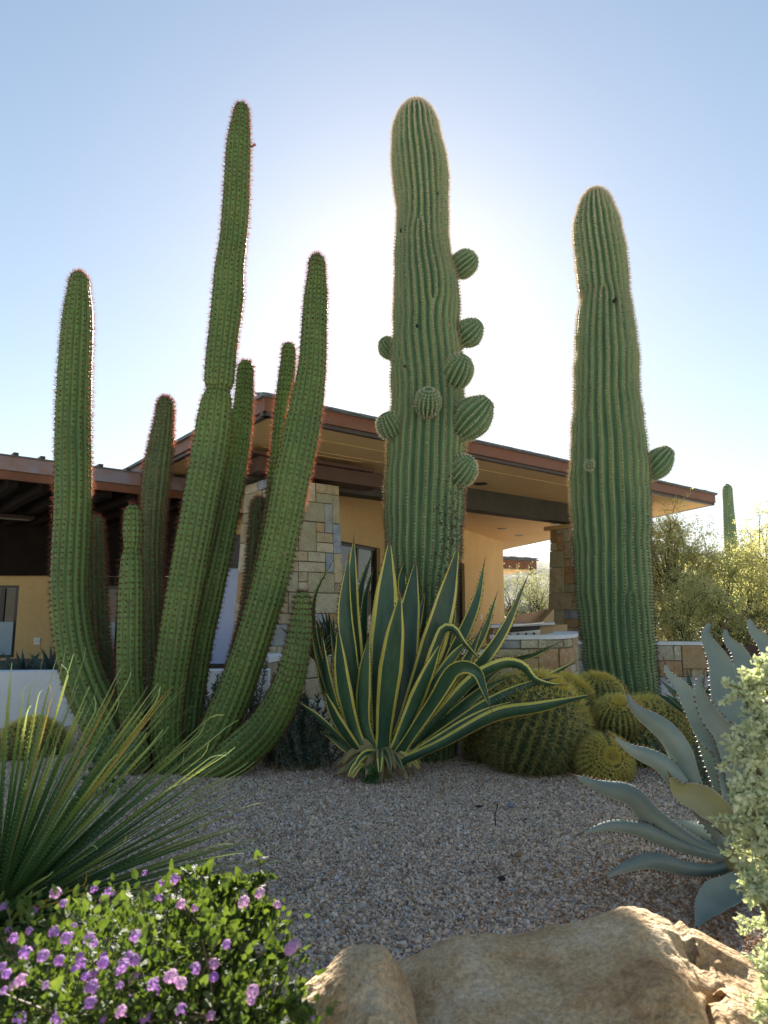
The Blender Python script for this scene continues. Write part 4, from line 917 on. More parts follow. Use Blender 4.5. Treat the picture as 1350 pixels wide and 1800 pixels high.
small_agave(40, 1190, 7.0, .34, 16, 'small dark agave behind the white wall below the left porch door', [M_agd, M_agd, M_tooth], 10, wd=.02, elev=(.1, 1.2))
small_agave(92, 1190, 7.05, .36, 18, 'small dark agave behind the white wall next to the leftmost cactus stem', [M_agd, M_agd, M_tooth], 11, wd=.02, elev=(.1, 1.2))
small_agave(198, 1190, 7.05, .32, 14, 'small green agave behind the white wall left of the short waisted stem', [M_ag, M_agd, M_tooth], 12, wd=.02, elev=(.1, 1.2))
# ------------------------------------------------------------------ sotol: a fountain of toothed blades
def sotol_mat():
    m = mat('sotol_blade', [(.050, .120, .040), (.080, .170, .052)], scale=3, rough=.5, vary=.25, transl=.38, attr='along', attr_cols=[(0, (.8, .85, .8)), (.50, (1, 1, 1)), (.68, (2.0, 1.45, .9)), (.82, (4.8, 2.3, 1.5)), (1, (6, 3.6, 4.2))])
    return m
M_sot = sotol_mat(); M_soto = mat('sotol_blade_orange', [(.50, .26, .05), (.60, .42, .08)], scale=8, rough=.5, vary=.2, transl=.45)
M_sotooth = mat('sotol_teeth', [(.34, .36, .10), (.48, .48, .16)], rough=.5, transl=.4)
so_t = thing('sotol', 'spiky sotol with a fountain of narrow toothed blades at the left of the gravel', 'sotol', P(10, 1640, 2.3)*np.array([1, 1, 0]))
cs = np.array([P(-15, 1650, 2.3)[0], 2.3, .14]); rs = np.random.default_rng(17)
def blade(c, d, ln, w, droop, curl, orange=False):
    """d unit direction at the base; droop bends with gravity; curl coils the dry tip"""
    n = 34; t = np.linspace(0, 1, n); side = unit(np.cross(d, UP)+1e-4)
    p = np.zeros((n, 3)); dirn = d.copy(); q = c+d*.03; pts = []
    sgn = rs.choice([-1, 1])
    for i in range(n):
        pts.append(q.copy()); dirn = unit(dirn+np.array([0, 0, -droop/n])*(1+1.2*t[i]))
        if t[i] > .91:
            ax = side; dirn = unit(dirn+np.cross(ax, dirn)*(-curl*sgn*.38))
        q = q+dirn*ln/n
    pts = np.array(pts); T = unit(np.gradient(pts, axis=0)); W = unit(np.cross(T, unit(np.cross(side, T)+side*rs.uniform(-.8, .8))))
    N_ = unit(np.cross(T, W)); ww = w*np.interp(t, [0, .06, .5, .85, 1], [1.6, 1, .8, .45, .16])
    V = np.stack([pts-W*ww[:, None]+N_*ww[:, None]*.25, pts, pts+W*ww[:, None]+N_*ww[:, None]*.25], 1).reshape(-1, 3)
    idx = np.arange(n*3).reshape(n, 3); Q = np.concatenate([np.stack([idx[:-1, j], idx[:-1, j+1], idx[1:, j+1], idx[1:, j]], -1) for j in (0, 1)])
    nt_ = int(ln/.022); V2 = []; F2 = []; al = list(np.repeat(t, 3))
    for sg in (-1, 1):
        for x in np.linspace(.08, .86, nt_):
            i = int(x*(n-1)); f = x*(n-1)-i; e = pts[i]*(1-f)+pts[i+1]*f+W[i]*sg*ww[i]+N_[i]*ww[i]*.25; b = len(V)+len(V2); h = .0042
            V2 += [e-T[i]*h*.6, e+T[i]*h*.6, e+W[i]*sg*h+T[i]*h*.8]; F2.append((b, b+1, b+2)); al += [x]*3
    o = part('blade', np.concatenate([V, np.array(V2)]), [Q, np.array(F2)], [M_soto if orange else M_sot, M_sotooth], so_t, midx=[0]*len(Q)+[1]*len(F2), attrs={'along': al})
    return o
for k in range(296):
    a = rs.uniform(0, 2*math.pi); e = math.asin(rs.uniform(.02, 1)**.85); a = a if k % 3 else rs.uniform(-.9, .9)
    d = np.array([math.cos(a)*math.cos(e), math.sin(a)*math.cos(e), math.sin(e)]); ln = rs.uniform(.68, .93)*(1 if d[0] > -.2 else .9)*(1 if d[2] < .75 or d[0] > .3 else .92)
    if d[1] < -.35 and d[0] > .1 and d[2] < .6: ln *= .75
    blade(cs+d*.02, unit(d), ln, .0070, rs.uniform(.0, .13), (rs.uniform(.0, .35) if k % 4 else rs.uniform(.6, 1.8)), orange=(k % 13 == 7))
mb = MB(); mb.tube([cs-UP*.22, cs-UP*.05, cs+UP*.04], [.05, .07, .05], 10); mb.build('stem', M_dry, so_t)

# ------------------------------------------------------------------ generic leaf scatter
def leaf_cloud(O, D, ln, wd, rs, fold=.25, curve=.15):
    """leaf of six triangles at each O growing along D"""
    n = len(O); D = unit(D); S = unit(np.cross(D, unit(rs.normal(size=D.shape)))); N_ = np.cross(S, D)
    ln = (ln*rs.uniform(.65, 1.2, n))[:, None]; wd = wd*ln/ln.mean()
    V = np.stack([O, O+D*ln*.35+S*wd+N_*wd*fold, O+D*ln*.45-N_*ln*.02, O+D*ln*.35-S*wd+N_*wd*fold, O+D*ln*.78+S*wd*.6-N_*ln*curve*.4, O+D*ln*.78-S*wd*.6-N_*ln*curve*.4, O+D*ln-N_*ln*curve], 1)
    f = np.array([[0, 1, 2], [0, 2, 3], [1, 4, 2], [2, 5, 3], [2, 4, 6], [2, 6, 5]]); i = np.arange(n)[:, None]*7
    return V.reshape(-1, 3), np.concatenate([i+q[None] for q in f])
def cloud_part(name, O, D, ln, wd, rs, m, parent, **k):
    V, F_ = leaf_cloud(O, D, ln, wd, rs, **k); o = part(name, V, [F_], [m], parent); o['kind'] = 'stuff'; return o
def shared_leaf(name, ln, wd, m):
    r0 = np.random.default_rng(1); V, F_ = leaf_cloud(np.zeros((1, 3)), np.array([[0, 0, 1.]]), ln, wd, r0); return mesh(name, V, [F_], [m])
def euler_to(d, spin): 
    from mathutils import Quaternion
    q = Vector(d).to_track_quat('Z', 'Y') @ Quaternion((0, 0, 1), spin); return q.to_euler()
def place_leaves(name, me, O, D, rs, parent, smin=.7, smax=1.25):
    o0 = origin(parent)
    for p, d in zip(O, D):
        o = link(name, me, parent, tuple(p-o0)); o.rotation_euler = euler_to(d, rs.uniform(0, 6.28)); s = rs.uniform(smin, smax); o.scale = (s, s, s)

# lantana in the lower left corner
M_lan = mat('lantana_leaf', [(.036, .072, .014), (.070, .115, .022), (.115, .165, .034)], scale=30, rough=.5, transl=.42, thin=(1.5, 1.35, .7), bump=.4, bscale=300)
M_lstem = mat('lantana_stem', [(.10, .09, .04), (.16, .12, .06)])
M_pet = mat('lilac_petals', [(.40, .16, .56), (.52, .24, .64), (.60, .34, .68)], scale=12, rough=.6, transl=.35, vary=.18)
M_petw = mat('pink_petals', [(.62, .30, .58), (.70, .42, .64)], scale=12, rough=.6, transl=.35, vary=.15)
def flower_mesh(m, seed):
    r = np.random.default_rng(seed); V = []; F_ = []
    K = 18 if seed != 2 else 10
    for k in range(K):
        ph = k*2.39996; ct = 1-k/K*.8; st = math.sqrt(1-ct*ct); nn = np.array([st*math.cos(ph), st*math.sin(ph), ct]); c = nn*np.array([.0125, .0125, .0095])*r.uniform(.85, 1.15)+np.array([0, 0, .004])
        a = unit(np.cross(nn, [.3, .2, .9])); b = np.cross(nn, a); rot = r.uniform(0, 1.5); rr = .0046*r.uniform(.7, 1.2)
        for j in range(4):
            t = rot+j*math.pi/2; u = a*math.cos(t)+b*math.sin(t); v = -a*math.sin(t)+b*math.cos(t); q = len(V)
            V += [c, c+u*rr*.6+v*rr*.42+nn*.001, c+u*rr*1.1+v*rr*.28, c+u*rr*1.1-v*rr*.28, c+u*rr*.6-v*rr*.42+nn*.001]; F_.append((q, q+1, q+2, q+3, q+4))
    n0 = len(V)
    for j in range(6): t = j*math.pi/3; V.append(np.array([.004*math.cos(t), .004*math.sin(t), .004]))
    V.append(np.array([0, 0, -.02])); F_ += [(n0+j, n0+(j+1) % 6, n0+6) for j in range(6)]
    return mesh('flower_head', V, F_, [m])
FM = [flower_mesh(M_pet, 1), flower_mesh(M_pet, 2), flower_mesh(M_petw, 3)]
lan = thing('lantana', 'trailing lantana bush with lilac and pink flower heads in the lower left corner', 'flowering shrub', (-.42, 1.28, 0))
rs = np.random.default_rng(31)
# mounds given by photo position and depth
MND = [(60, 1830, 1.30, .22), (190, 1820, 1.22, .21), (140, 1760, 1.45, .16), (320, 1790, 1.25, .19), (385, 1790, 1.22, .14), (385, 1660, 1.42, .12), (420, 1700, 1.34, .10), (20, 1760, 1.5, .15), (260, 1730, 1.5, .14), (465, 1810, 1.2, .09), (330, 1620, 1.5, .10)]
def mound_points(n, shell=(.55, 1.0)):
    O = []; D = []; wts = np.array([m[3]**2 for m in MND]); wts /= wts.sum()
    for _ in range(n):
        x, y, Y, r = MND[rs.choice(len(MND), p=wts)]; c = P(x, y, Y); d = unit(rs.normal(size=3)+np.array([0, -.25, .45])); q = c+d*r*rs.uniform(*shell)*np.array([1, 1, .9])
        q += rs.normal(size=3)*.008
        from mathutils import noise as mn_
        if mn_.noise(Vector(q)*16) < rs.uniform(-.25, .25): continue
        O.append(q); D.append(unit(d+rs.normal(size=3)*.7+UP*.1))
    return np.array(O), np.array(D)
O, D = mound_points(19000, (.25, 1.16)); cloud_part('foliage', O, D, .0165, .0056, rs, M_lan, lan)
O, D = mound_points(430, (1.0, 1.2)); place_leaves('leaf', shared_leaf('leaf', .022, .0075, M_lan), O, D, rs, lan)
mb = MB()
for (x, y, Y, r) in MND:
    c = P(x, y, Y)
    for _ in range(16):
        d = unit(rs.normal(size=3)+UP*.5); mb.tube([c-UP*r, c+d*r*.5, c+d*r*1.02], [.003, .002, .0012], 4)
mb.build('stems', M_lstem, lan)['kind'] = 'stuff'
FL = [(165, 1565, 1), (185, 1580, 1), (98, 1573, 2), (112, 1590, 0), (122, 1607, 0), (192, 1572, 0), (280, 1580, 0), (320, 1592, 2), (343, 1598, 2), (283, 1557, 0), (255, 1536, 0), (307, 1548, 0), (455, 1508, 2), (456, 1573, 2), (430, 1588, 2), (486, 1592, 2),
      (52, 1638, 0), (25, 1652, 0), (15, 1636, 0), (118, 1652, 0), (157, 1652, 0), (165, 1660, 0), (45, 1678, 0), (75, 1683, 0), (105, 1690, 0), (142, 1684, 0), (140, 1695, 0), (30, 1732, 2), (40, 1726, 2), (8, 1743, 0), (208, 1710, 0), (226, 1682, 0), (235, 1690, 0), (215, 1700, 0), (238, 1722, 2),
      (162, 1738, 0), (160, 1765, 0), (320, 1732, 2), (312, 1725, 2), (302, 1720, 2), (342, 1705, 0), (375, 1720, 0), (375, 1697, 2), (320, 1777, 0), (372, 1787, 2), (440, 1760, 2), (444, 1745, 2), (518, 1664, 2), (510, 1672, 2), (545, 1790, 0), (8, 1595, 0), (60, 1603, 0), (165, 1712, 0), (95, 1640, 0), (5, 1700, 0),
      (100, 1795, 0), (180, 1792, 0), (215, 1780, 2), (400, 1662, 0), (365, 1640, 2), (130, 1630, 0)]
for _ in range(16): FL.append((int(rs.uniform(0, 300)), int(rs.uniform(1640, 1795)), 0))
for (x, y, k) in FL:
    Y = rs.uniform(1.02, 1.16) if y > 1640 else rs.uniform(1.18, 1.42); Y = Y if y > 1540 else 1.45
    p = P(x, y, Y); o = link('flower_head', FM[k if k == 2 else rs.integers(0, 2)], lan, tuple(p-origin(lan))); o.rotation_euler = euler_to(unit(np.array([rs.uniform(-.5, .5), -.5, .8])), rs.uniform(0, 6.28)); s = rs.uniform(.55, 1.0)*.74; o.scale = (s, s, s)
# upright flowering sprigs on the right side of the lantana
for (pts, Y) in (([(400, 1640), (440, 1590), (458, 1545), (456, 1512)], 1.45), ([(300, 1570), (320, 1540), (345, 1532), (400, 1560)], 1.42), ([(440, 1690), (490, 1680), (516, 1668)], 1.3), ([(430, 1620), (465, 1600), (486, 1594)], 1.38), ([(470, 1780), (510, 1770), (545, 1788)], 1.15), ([(350, 1620), (420, 1560), (470, 1540)], 1.45), ([(380, 1600), (400, 1565), (428, 1552)], 1.4)):
    q = np.array([P(x, y, Y) for x, y in pts]); mb = MB(); mb.tube(q, .0016, 4); mb.build('sprig', M_lstem, lan)
    qq, L0 = spline(q, 14); O = np.repeat(qq, 3, 0); D = unit(rs.normal(size=O.shape)+UP*.4)
    place_leaves('leaf', shared_leaf('leaf', .024, .0085, M_lan), O[::3], D[::3], rs, lan); cloud_part('sprig_foliage', O, D, .022, .008, rs, M_lan, lan)

# silvery shrub at the right edge
M_sil = mat('silver_leaf', [(.40, .45, .27), (.54, .58, .38), (.66, .69, .50)], scale=20, rough=.6, transl=.38, thin=(1.2, 1.2, .8))
sil = thing('silver_shrub', 'silvery small leaved shrub filling the right edge in front of the blue agave', 'shrub', (P(1390, 1079, 1.5)[0], 1.5, 0))
rs = np.random.default_rng(41); tipsO = []; tipsD = []; mb = MB(); O_ = []; D_ = []
SB = [(1305, 1215, 34, 1.45), (1340, 1190, 30, 1.45), (1345, 1290, 50, 1.42), (1310, 1330, 40, 1.40), (1365, 1400, 70, 1.42), (1318, 1450, 48, 1.4), (1350, 1510, 60, 1.4), (1322, 1560, 32, 1.36), (1360, 1630, 55, 1.38), (1355, 1700, 45, 1.36), (1370, 1780, 50, 1.35), (1300, 1400, 24, 1.38), (1410, 1300, 70, 1.5), (1430, 1500, 90, 1.5), (1430, 1680, 80, 1.45)]
for (x, y, r, Y) in SB:
    x += 16; c = P(x, y, Y); rr = r*mpp(y, Y); base = np.array([c[0]+.12, 1.5, max(.02, c[2]-.5)])
    for _ in range(int(8+r*.35)):
        d = unit(rs.normal(size=3)+np.array([-.25, -.1, .45])); e = c+d*rr*rs.uniform(.6, 1.6); m_ = c+d*rr*.2+rs.normal(size=3)*.01
        pts = spline(np.array([c-d*rr*.3-UP*.03, m_, e]), 10)[0]; mb.tube(pts[::3], [.0022, .0018, .0012, .0008][:len(pts[::3])], 4)
        for p in pts[2:]:
            for _k in range(6): O_.append(p+rs.normal(size=3)*.003); D_.append(unit(unit(e-c)*.6+rs.normal(size=3)*.8))
        tipsO.append(e); tipsD.append(unit(e-c))
    mb.tube([base, (base+c)/2+rs.normal(size=3)*.02, c], [.008, .006, .003], 5)
for _ in range(5): a = rs.uniform(0, 6.28); mb.tube([(P(1390, 1079, 1.5)[0], 1.5, 0), (P(1390, 1079, 1.5)[0]+.05*math.cos(a), 1.5+.05*math.sin(a), .3), (P(1370, 1079, 1.5)[0]+.1*math.cos(a), 1.48, .75)], [.012, .009, .005], 6)
mb.build('branches', M_lstem, sil)['kind'] = 'stuff'
O_ = np.array(O_); D_ = np.array(D_); cloud_part('foliage', O_, D_, .0125, .0038, rs, M_sil, sil)
sel = rs.choice(len(O_), 240, replace=False); place_leaves('leaf', shared_leaf('leaf', .015, .0048, M_sil), O_[sel]+D_[sel]*.006, D_[sel], rs, sil)

# low gopher-plant spurge round the cactus feet
M_spg = mat('spurge_leaf', [(.06, .11, .085), (.10, .16, .12)], scale=8, rough=.55, vary=.2, transl=.15)
def spurge(px, py, Y, wpx, n, hgt, label, seed, m=None):
    c = P(px, py, Y); c[2] = max(0, zg(c[0], c[1])); t = thing('spurge', label, 'ground plant', c, 'low spurge plants at the cactus feet'); r = np.random.default_rng(seed); O = []; D = []; mb = MB(); wm = wpx*mpp(py, Y)
    for _ in range(n):
        b = c+np.array([r.uniform(-1, 1)*wm, r.uniform(-.15, .25), 0]); d = unit(np.array([r.normal()*.35, r.normal()*.25, 1])); h = hgt*r.uniform(.45, 1.05); mb.tube([b, b+d*h*.5, b+d*h], [.005, .005, .004], 4)
        k = int(h/.0075)
        for i in range(k):
            a = i*2.4; O.append(b+d*h*(.12+.88*i/k)); D.append(unit(np.array([math.cos(a), math.sin(a), 0])+d*(.55+.7*(i/k)**3)))
    mb.build('stems', M_lstem, t)['kind'] = 'stuff'
    cloud_part('foliage', np.array(O), np.array(D),   .040, .0065, r, m or M_spg, t, curve=.05, fold=.1)
spurge(520, 1345, 5.15, 66, 80, .50, 'dark spurge between the leaning cactus stem and the variegated agave', 1)
spurge(368, 1340, 6.0, 42, 34, .60, 'spurge showing between the tallest and the leaning cactus stems', 2)
spurge(452, 1345, 6.0, 20, 14, .70, 'pale spurge standing behind the gap at the right of the leaning stem', 3)
spurge(820, 1340, 5.7, 55, 26, .16, 'low dark spurge between the variegated agave and the barrel cacti', 4)
spurge(1215, 1330, 4.6, 24, 26, .30, 'dense spurge behind the blue agave at the right end of the barrel cacti', 5)
# small weeds
M_weed = mat('bright_weed_leaf', [(.07, .15, .05), (.10, .20, .07)], rough=.5, transl=.3, scale=10)
def weed(px, py, Y, hpx, wpx, n, label, ln, seed):
    c = P(px, py, Y); c[2] = 0; m = mpp(py, Y); t = thing('weed', label, 'weed', c); r = np.random.default_rng(seed); O = []; D = []; mb = MB()
    for _ in range(n):
        e = c+np.array([r.normal()*wpx*m*.5, r.normal()*wpx*m*.4, hpx*m*r.uniform(.4, 1)]); mb.tube([c, (c+e)/2+r.normal(size=3)*.004, e], [.002, .0016, .001], 4)
        for q in np.linspace(.35, 1, 6):
            for _k in range(2): O.append(c+(e-c)*q); D.append(unit(r.normal(size=3)+np.array([0, -.3, .2])))
    mb.build('stems', M_lstem, t)['kind'] = 'stuff'
    O = np.array(O); D = np.array(D); place_leaves('leaf', shared_leaf('leaf', ln, ln*.36, M_weed), O, D, r, t)
weed(652, 1372, 4.72, 40, 30, 7, 'small bright green weed sprouting at the foot of the variegated agave', .045, 1)
weed(185, 1400, 4.3, 110, 60, 16, 'leafy green weed between the sotol and the columnar cactus', .04, 2)
# ------------------------------------------------------------------ trees beyond the walls
M_bark = mat('palo_verde_bark', [(.06, .05, .03), (.11, .09, .05)], scale=5, rough=.8)
M_pv = mat('palo_verde_leaf', [(.48, .50, .22), (.60, .62, .32), (.70, .71, .44)], scale=.8, rough=.6, transl=.55, thin=(1.25, 1.15, .8))
M_pvd = mat('mesquite_leaf', [(.10, .13, .045), (.16, .19, .07)], scale=.8, rough=.6, transl=.35)
M_pvp = mat('pale_brush_leaf', [(.30, .32, .13), (.42, .42, .20)], scale=.8, rough=.6, transl=.4)
def tree(name, label, cat, base, Hh, W, D, mleaf, seed, nclump=90, ntw=16, lpt=9, ls=.035, crown0=.18, group=None, wisp=0, twl=.55, trunks=4, lean=0):
    r = np.random.default_rng(seed); base = np.array([*base[:2], 0.]); t = thing(name, label, cat, base, group)
    mb = MB(); mt = MB(); tips = []; C_ = base+np.array([lean, 0, Hh*(.5+crown0/2)])
    # clump centres through the crown volume, each fed by a limb
    for k in range(nclump):
        d = unit(r.normal(size=3)); q = r.uniform(.35, 1)**.6
        if wisp and k % 5 == 0: q *= 1+wisp
        tips.append(C_+d*q*np.array([W, D, Hh*(1-crown0)/2]))
    tips = np.array(tips); tips[:, 2] = np.maximum(tips[:, 2], .25)
    tr = []
    for k in range(trunks):
        a = k*2*math.pi/trunks+r.uniform(0, 1); e = base+np.array([math.cos(a)*W*.35+lean*.6, math.sin(a)*D*.35, Hh*r.uniform(.32, .45)]); p = spline(np.array([base+np.array([math.cos(a), math.sin(a), 0])*.08, base+(e-base)*.4+r.normal(size=3)*.1, e]), 7)[0]
        mt.tube(p, np.linspace(.085, .04, 7)*Hh/4, 7); tr.append(p)
    allp = np.concatenate([p[2:] for p in tr])
    O = []; Dd = []; tw = MB(); nv = 0
    TV = []; TF = []
    for c in tips:
        j = np.argmin(np.linalg.norm(allp-c, axis=1)+.3*np.maximum(0, allp[:, 2]-c[2])); s = allp[j]; mid = (s+c)/2+r.normal(size=3)*.12+UP*.1
        p = spline(np.array([s, mid, c]), 6)[0]; mb.tube(p, np.linspace(.022, .007, 6)*Hh/4, 5)
        for _ in range(ntw):
            d = unit(r.normal(size=3)+UP*.15+unit(c-C_)*.5); ln = twl*r.uniform(.4, 1.1); q0 = c+r.normal(size=3)*.05; q1 = q0+d*ln*.55; q2 = q1+unit(d+np.array([0, 0, -.35])+r.normal(size=3)*.3)*ln*.5
            w = .0035*Hh/4; sd = unit(np.cross(d, r.normal(size=3)))
            TV += [q0-sd*w, q0+sd*w, q1+sd*w*.8, q1-sd*w*.8, q2]; TF.append((nv, nv+1, nv+2, nv+3)); TF.append((nv+3, nv+2, nv+4)); nv += 5
            u = r.uniform(.15, 1, lpt)[:, None]; pos = np.where(u < .55, q0+(q1-q0)*(u/.55), q1+(q2-q1)*((u-.55)/.45)); O.append(pos+r.normal(size=(lpt, 3))*ls*.5); Dd.append(np.tile(d, (lpt, 1))+r.normal(size=(lpt, 3))*.8)
    mt.build('trunk', M_bark, t, smooth=True); mb.build('limbs', M_bark, t)['kind'] = 'stuff'
    tp = part('twigs', TV, TF, [M_bark], t); tp['kind'] = 'stuff'
    O = np.concatenate(O); Dd = unit(np.concatenate(Dd)); n = len(O); S = unit(np.cross(Dd, r.normal(size=(n, 3)))); l = (ls*r.uniform(.6, 1.3, n))[:, None]
    V = np.stack([O, O+Dd*l*.5+S*l*.28, O+Dd*l, O+Dd*l*.5-S*l*.28], 1).reshape(-1, 3); Q = np.arange(n*4).reshape(n, 4)
    o = part('crown', V, [Q], [mleaf], t); o['kind'] = 'stuff'
    return t
gp = lambda px, Y: (P(px, 1079, Y)[0], Y)
G1 = 'green desert trees beyond the straight stone wall'
def hz(py, Y): return P(CX, py, Y)[2]
tree('palo_verde_tree', 'tall yellow green palo verde directly right of the right saguaro beyond the wall', 'tree', gp(1190, 15), hz(905, 15), .95, .9, M_pv, 1, nclump=130, ntw=20, lpt=13, ls=.04, group=G1, wisp=.15, crown0=.1)
tree('palo_verde_tree', 'wide palo verde beyond the wall behind the blue agave tips', 'tree', gp(1285, 14), hz(960, 14)-.1, 1.05, 1.0, M_pv, 2, nclump=130, ntw=20, lpt=13, ls=.038, group=G1, wisp=.2, crown0=.1)
tree('palo_verde_tree', 'tall airy palo verde cut off by the right edge of the photo', 'tree', gp(1390, 14.5), hz(880, 14.5), 1.25, 1.0, M_pv, 3, nclump=120, ntw=18, lpt=12, ls=.038, group=G1, wisp=.45, crown0=.08)
tree('mesquite_tree', 'low dark green bush at the foot of the palo verdes right of the stone wall', 'bush', gp(1345, 12.9), 1.15, .9, .5, M_pvd, 4, nclump=45, ntw=14, lpt=10, ls=.035, group=None, crown0=.1)
tree('palo_verde_tree', 'low palo verde filling the gap just above the straight stone wall', 'tree', gp(1225, 13.0), 1.7, .9, .5, M_pv, 5, nclump=70, ntw=18, lpt=12, ls=.036, group=G1, crown0=.1)
tree('desert_bush', 'pale yellow green desert bush seen through the breezeway beside the grill', 'bush', gp(915, 27), hz(1000, 27), 2.0, 1.5, M_pvp, 6, nclump=90, ntw=14, lpt=8, ls=.06, twl=.7, crown0=.05)
tree('desert_bush', 'pale desert bush behind the left edge of the sandstone pillar', 'bush', gp(975, 30), hz(1010, 30), 1.9, 1.5, M_pvp, 7, nclump=70, ntw=14, lpt=8, ls=.065, twl=.7, crown0=.05)
tree('palo_verde_tree', 'distant dark tree top showing above the palo verdes right of the saguaro', 'tree', gp(1168, 40), hz(900, 40), 1.5, 1.2, M_pvd, 8, nclump=70, ntw=12, lpt=9, ls=.09, twl=.8, crown0=.2, trunks=3)
tree('palo_verde_tree', 'far tree beyond the palo verdes under the slender distant saguaro', 'tree', gp(1250, 33), hz(985, 33), 3.0, 1.5, M_pv, 9, nclump=90, ntw=12, lpt=8, ls=.08, twl=.8, crown0=.1, trunks=3)

# ------------------------------------------------------------------ boulders
from mathutils import noise as mn
M_rock = mat('sandstone_boulder', [(.28, .16, .07), (.46, .29, .145), (.56, .39, .22), (.62, .47, .31)], scale=5, detail=12, rough=.9, bump=1, bscale=55, rough_noise=.7, lo=.34, hi=.64, grain=.38, gscale=90)
def boulder(label, xs, ridge, yb, yc, yf, seed, nx=260, ny=150, zlow=-.08, cracks=(), amp=.03, zcap=None):
    """ridge(px) gives the photographed skyline row; yb back edge, yc ridge depth, yf front edge"""
    pxs = np.linspace(xs[0], xs[1], nx); V = np.zeros((ny, nx, 3))
    t = np.linspace(0, 1, ny)
    for i, px in enumerate(pxs):
        py = np.interp(px, *zip(*ridge)); e = min(1, (px-xs[0])/(.09*(xs[1]-xs[0])), (xs[1]-px)/(.09*(xs[1]-xs[0]))); e = math.sin(max(0, e)*math.pi/2)**.6
        c = P(px, py, yc); zr = c[2]; X0 = c[0]
        for j, q in enumerate(t):
            if q < .3:   a = q/.3; y = yb+(yc-yb)*a; z = zlow+(zr-zlow)*math.sin(a*math.pi/2)**.7
            elif q < .8: a = (q-.3)/.5; y = yc+(yf+.12-yc)*a; z = zr-(.05*a+.16*a*a)*(zr-zlow)*1.6
            else:        a = (q-.8)/.2; y = yf+.12-.12*math.sin(a*math.pi/2); z = (zr-.21*(zr-zlow)*1.6)*(1-a)+zlow*a
            z = zlow+(z-zlow)*(.0+e)
            V[j, i] = (X0*(1 if q < .3 else 1-.12*(q-.3)), y, z)
    idx = np.arange(nx*ny).reshape(ny, nx)
    dX = np.gradient(V, axis=1); dY = np.gradient(V, axis=0); N_ = unit(np.cross(dY, dX)); N_[N_[..., 2] < -.2] *= -1
    for j in range(ny):
        for i in range(nx):
            p = Vector(V[j, i])*1.0; d = 0
            n1 = mn.noise(p*3.1+Vector((seed, 0, 0))); n2 = mn.noise(p*8+Vector((0, seed, 0))); n3 = mn.noise(p*21); n4 = mn.noise(p*55); n5 = mn.noise(Vector((p.x*2.2+.5*p.y, p.y*5.0, p.z*7+seed)))
            fade = min(1, j/22., (ny-1-j)/8.) if j < 45 else 1
            d = amp*(1.1*n1+.7*n5)+amp*.6*n2+amp*.38*n3+amp*.22*n4+amp*.5*max(-.3, min(.3, (n5+.5*n2)*2))-amp*.6*max(0, .12-abs(n2))*4*.5
            k = .18 if 38 < j < 52 and ny > 100 else 1
            for cr in cracks:
                pc = np.interp(p.y, [c[1] for c in cr], [c[0] for c in cr]) if len(cr) > 1 else cr[0][0]
                if cr[0][1]-.02 < p.y < cr[-1][1]+.02: d -= .030*math.exp(-((p.x-pc+.02*n3+.03*n2)/.010)**2)+.012*math.exp(-((p.x-pc)/.04)**2)
            V[j, i] += N_[j, i]*d*k
    t_ = thing('boulder', label, 'boulder', (V[ny//2, nx//2, 0], V[ny//2, nx//2, 1], 0), 'sandstone boulders in the foreground')
    n = nx*ny; ring = np.concatenate([idx[0], idx[1:, -1], idx[-1, ::-1][1:], idx[::-1, 0][1:-1]])
    Q = np.stack([idx[:-1, :-1], idx[:-1, 1:], idx[1:, 1:], idx[1:, :-1]], -1).reshape(-1, 4)[:, ::-1]
    root = t_; ro = mesh('boulder', V.reshape(-1, 3)-origin(t_), [Q, ring[None]], [M_rock], smooth=True)
    bpy.data.objects.remove(t_); o = link('boulder', ro, None, (V[ny//2, nx//2, 0], V[ny//2, nx//2, 1], 0)); tag(o, label, 'boulder', 'sandstone boulders in the foreground')
    return o
boulder('large cracked tan boulder along the bottom edge of the photo', (640, 1370), [(640, 1760), (681, 1712), (739, 1680), (801, 1651), (859, 1646), (931, 1653), (1004, 1638), (1052, 1618), (1080, 1606), (1102, 1598), (1139, 1606), (1178, 1621), (1192, 1634), (1204, 1622), (1239, 1642), (1276, 1664), (1328, 1690), (1370, 1710)], 2.05, 1.78, 1.05, 3, amp=.017,
        cracks=[[(.62, 1.30), (.66, 1.5), (.72, 1.62), (.74, 1.86)]])
boulder('smaller rounded tan boulder touching the left end of the large one', (490, 735), [(500, 1790), (513, 1759), (540, 1732), (561, 1716), (590, 1692), (618, 1678), (662, 1672), (680, 1690), (700, 1712), (735, 1740)], 1.80, 1.60, 1.10, 8, nx=90, ny=90, amp=.018)

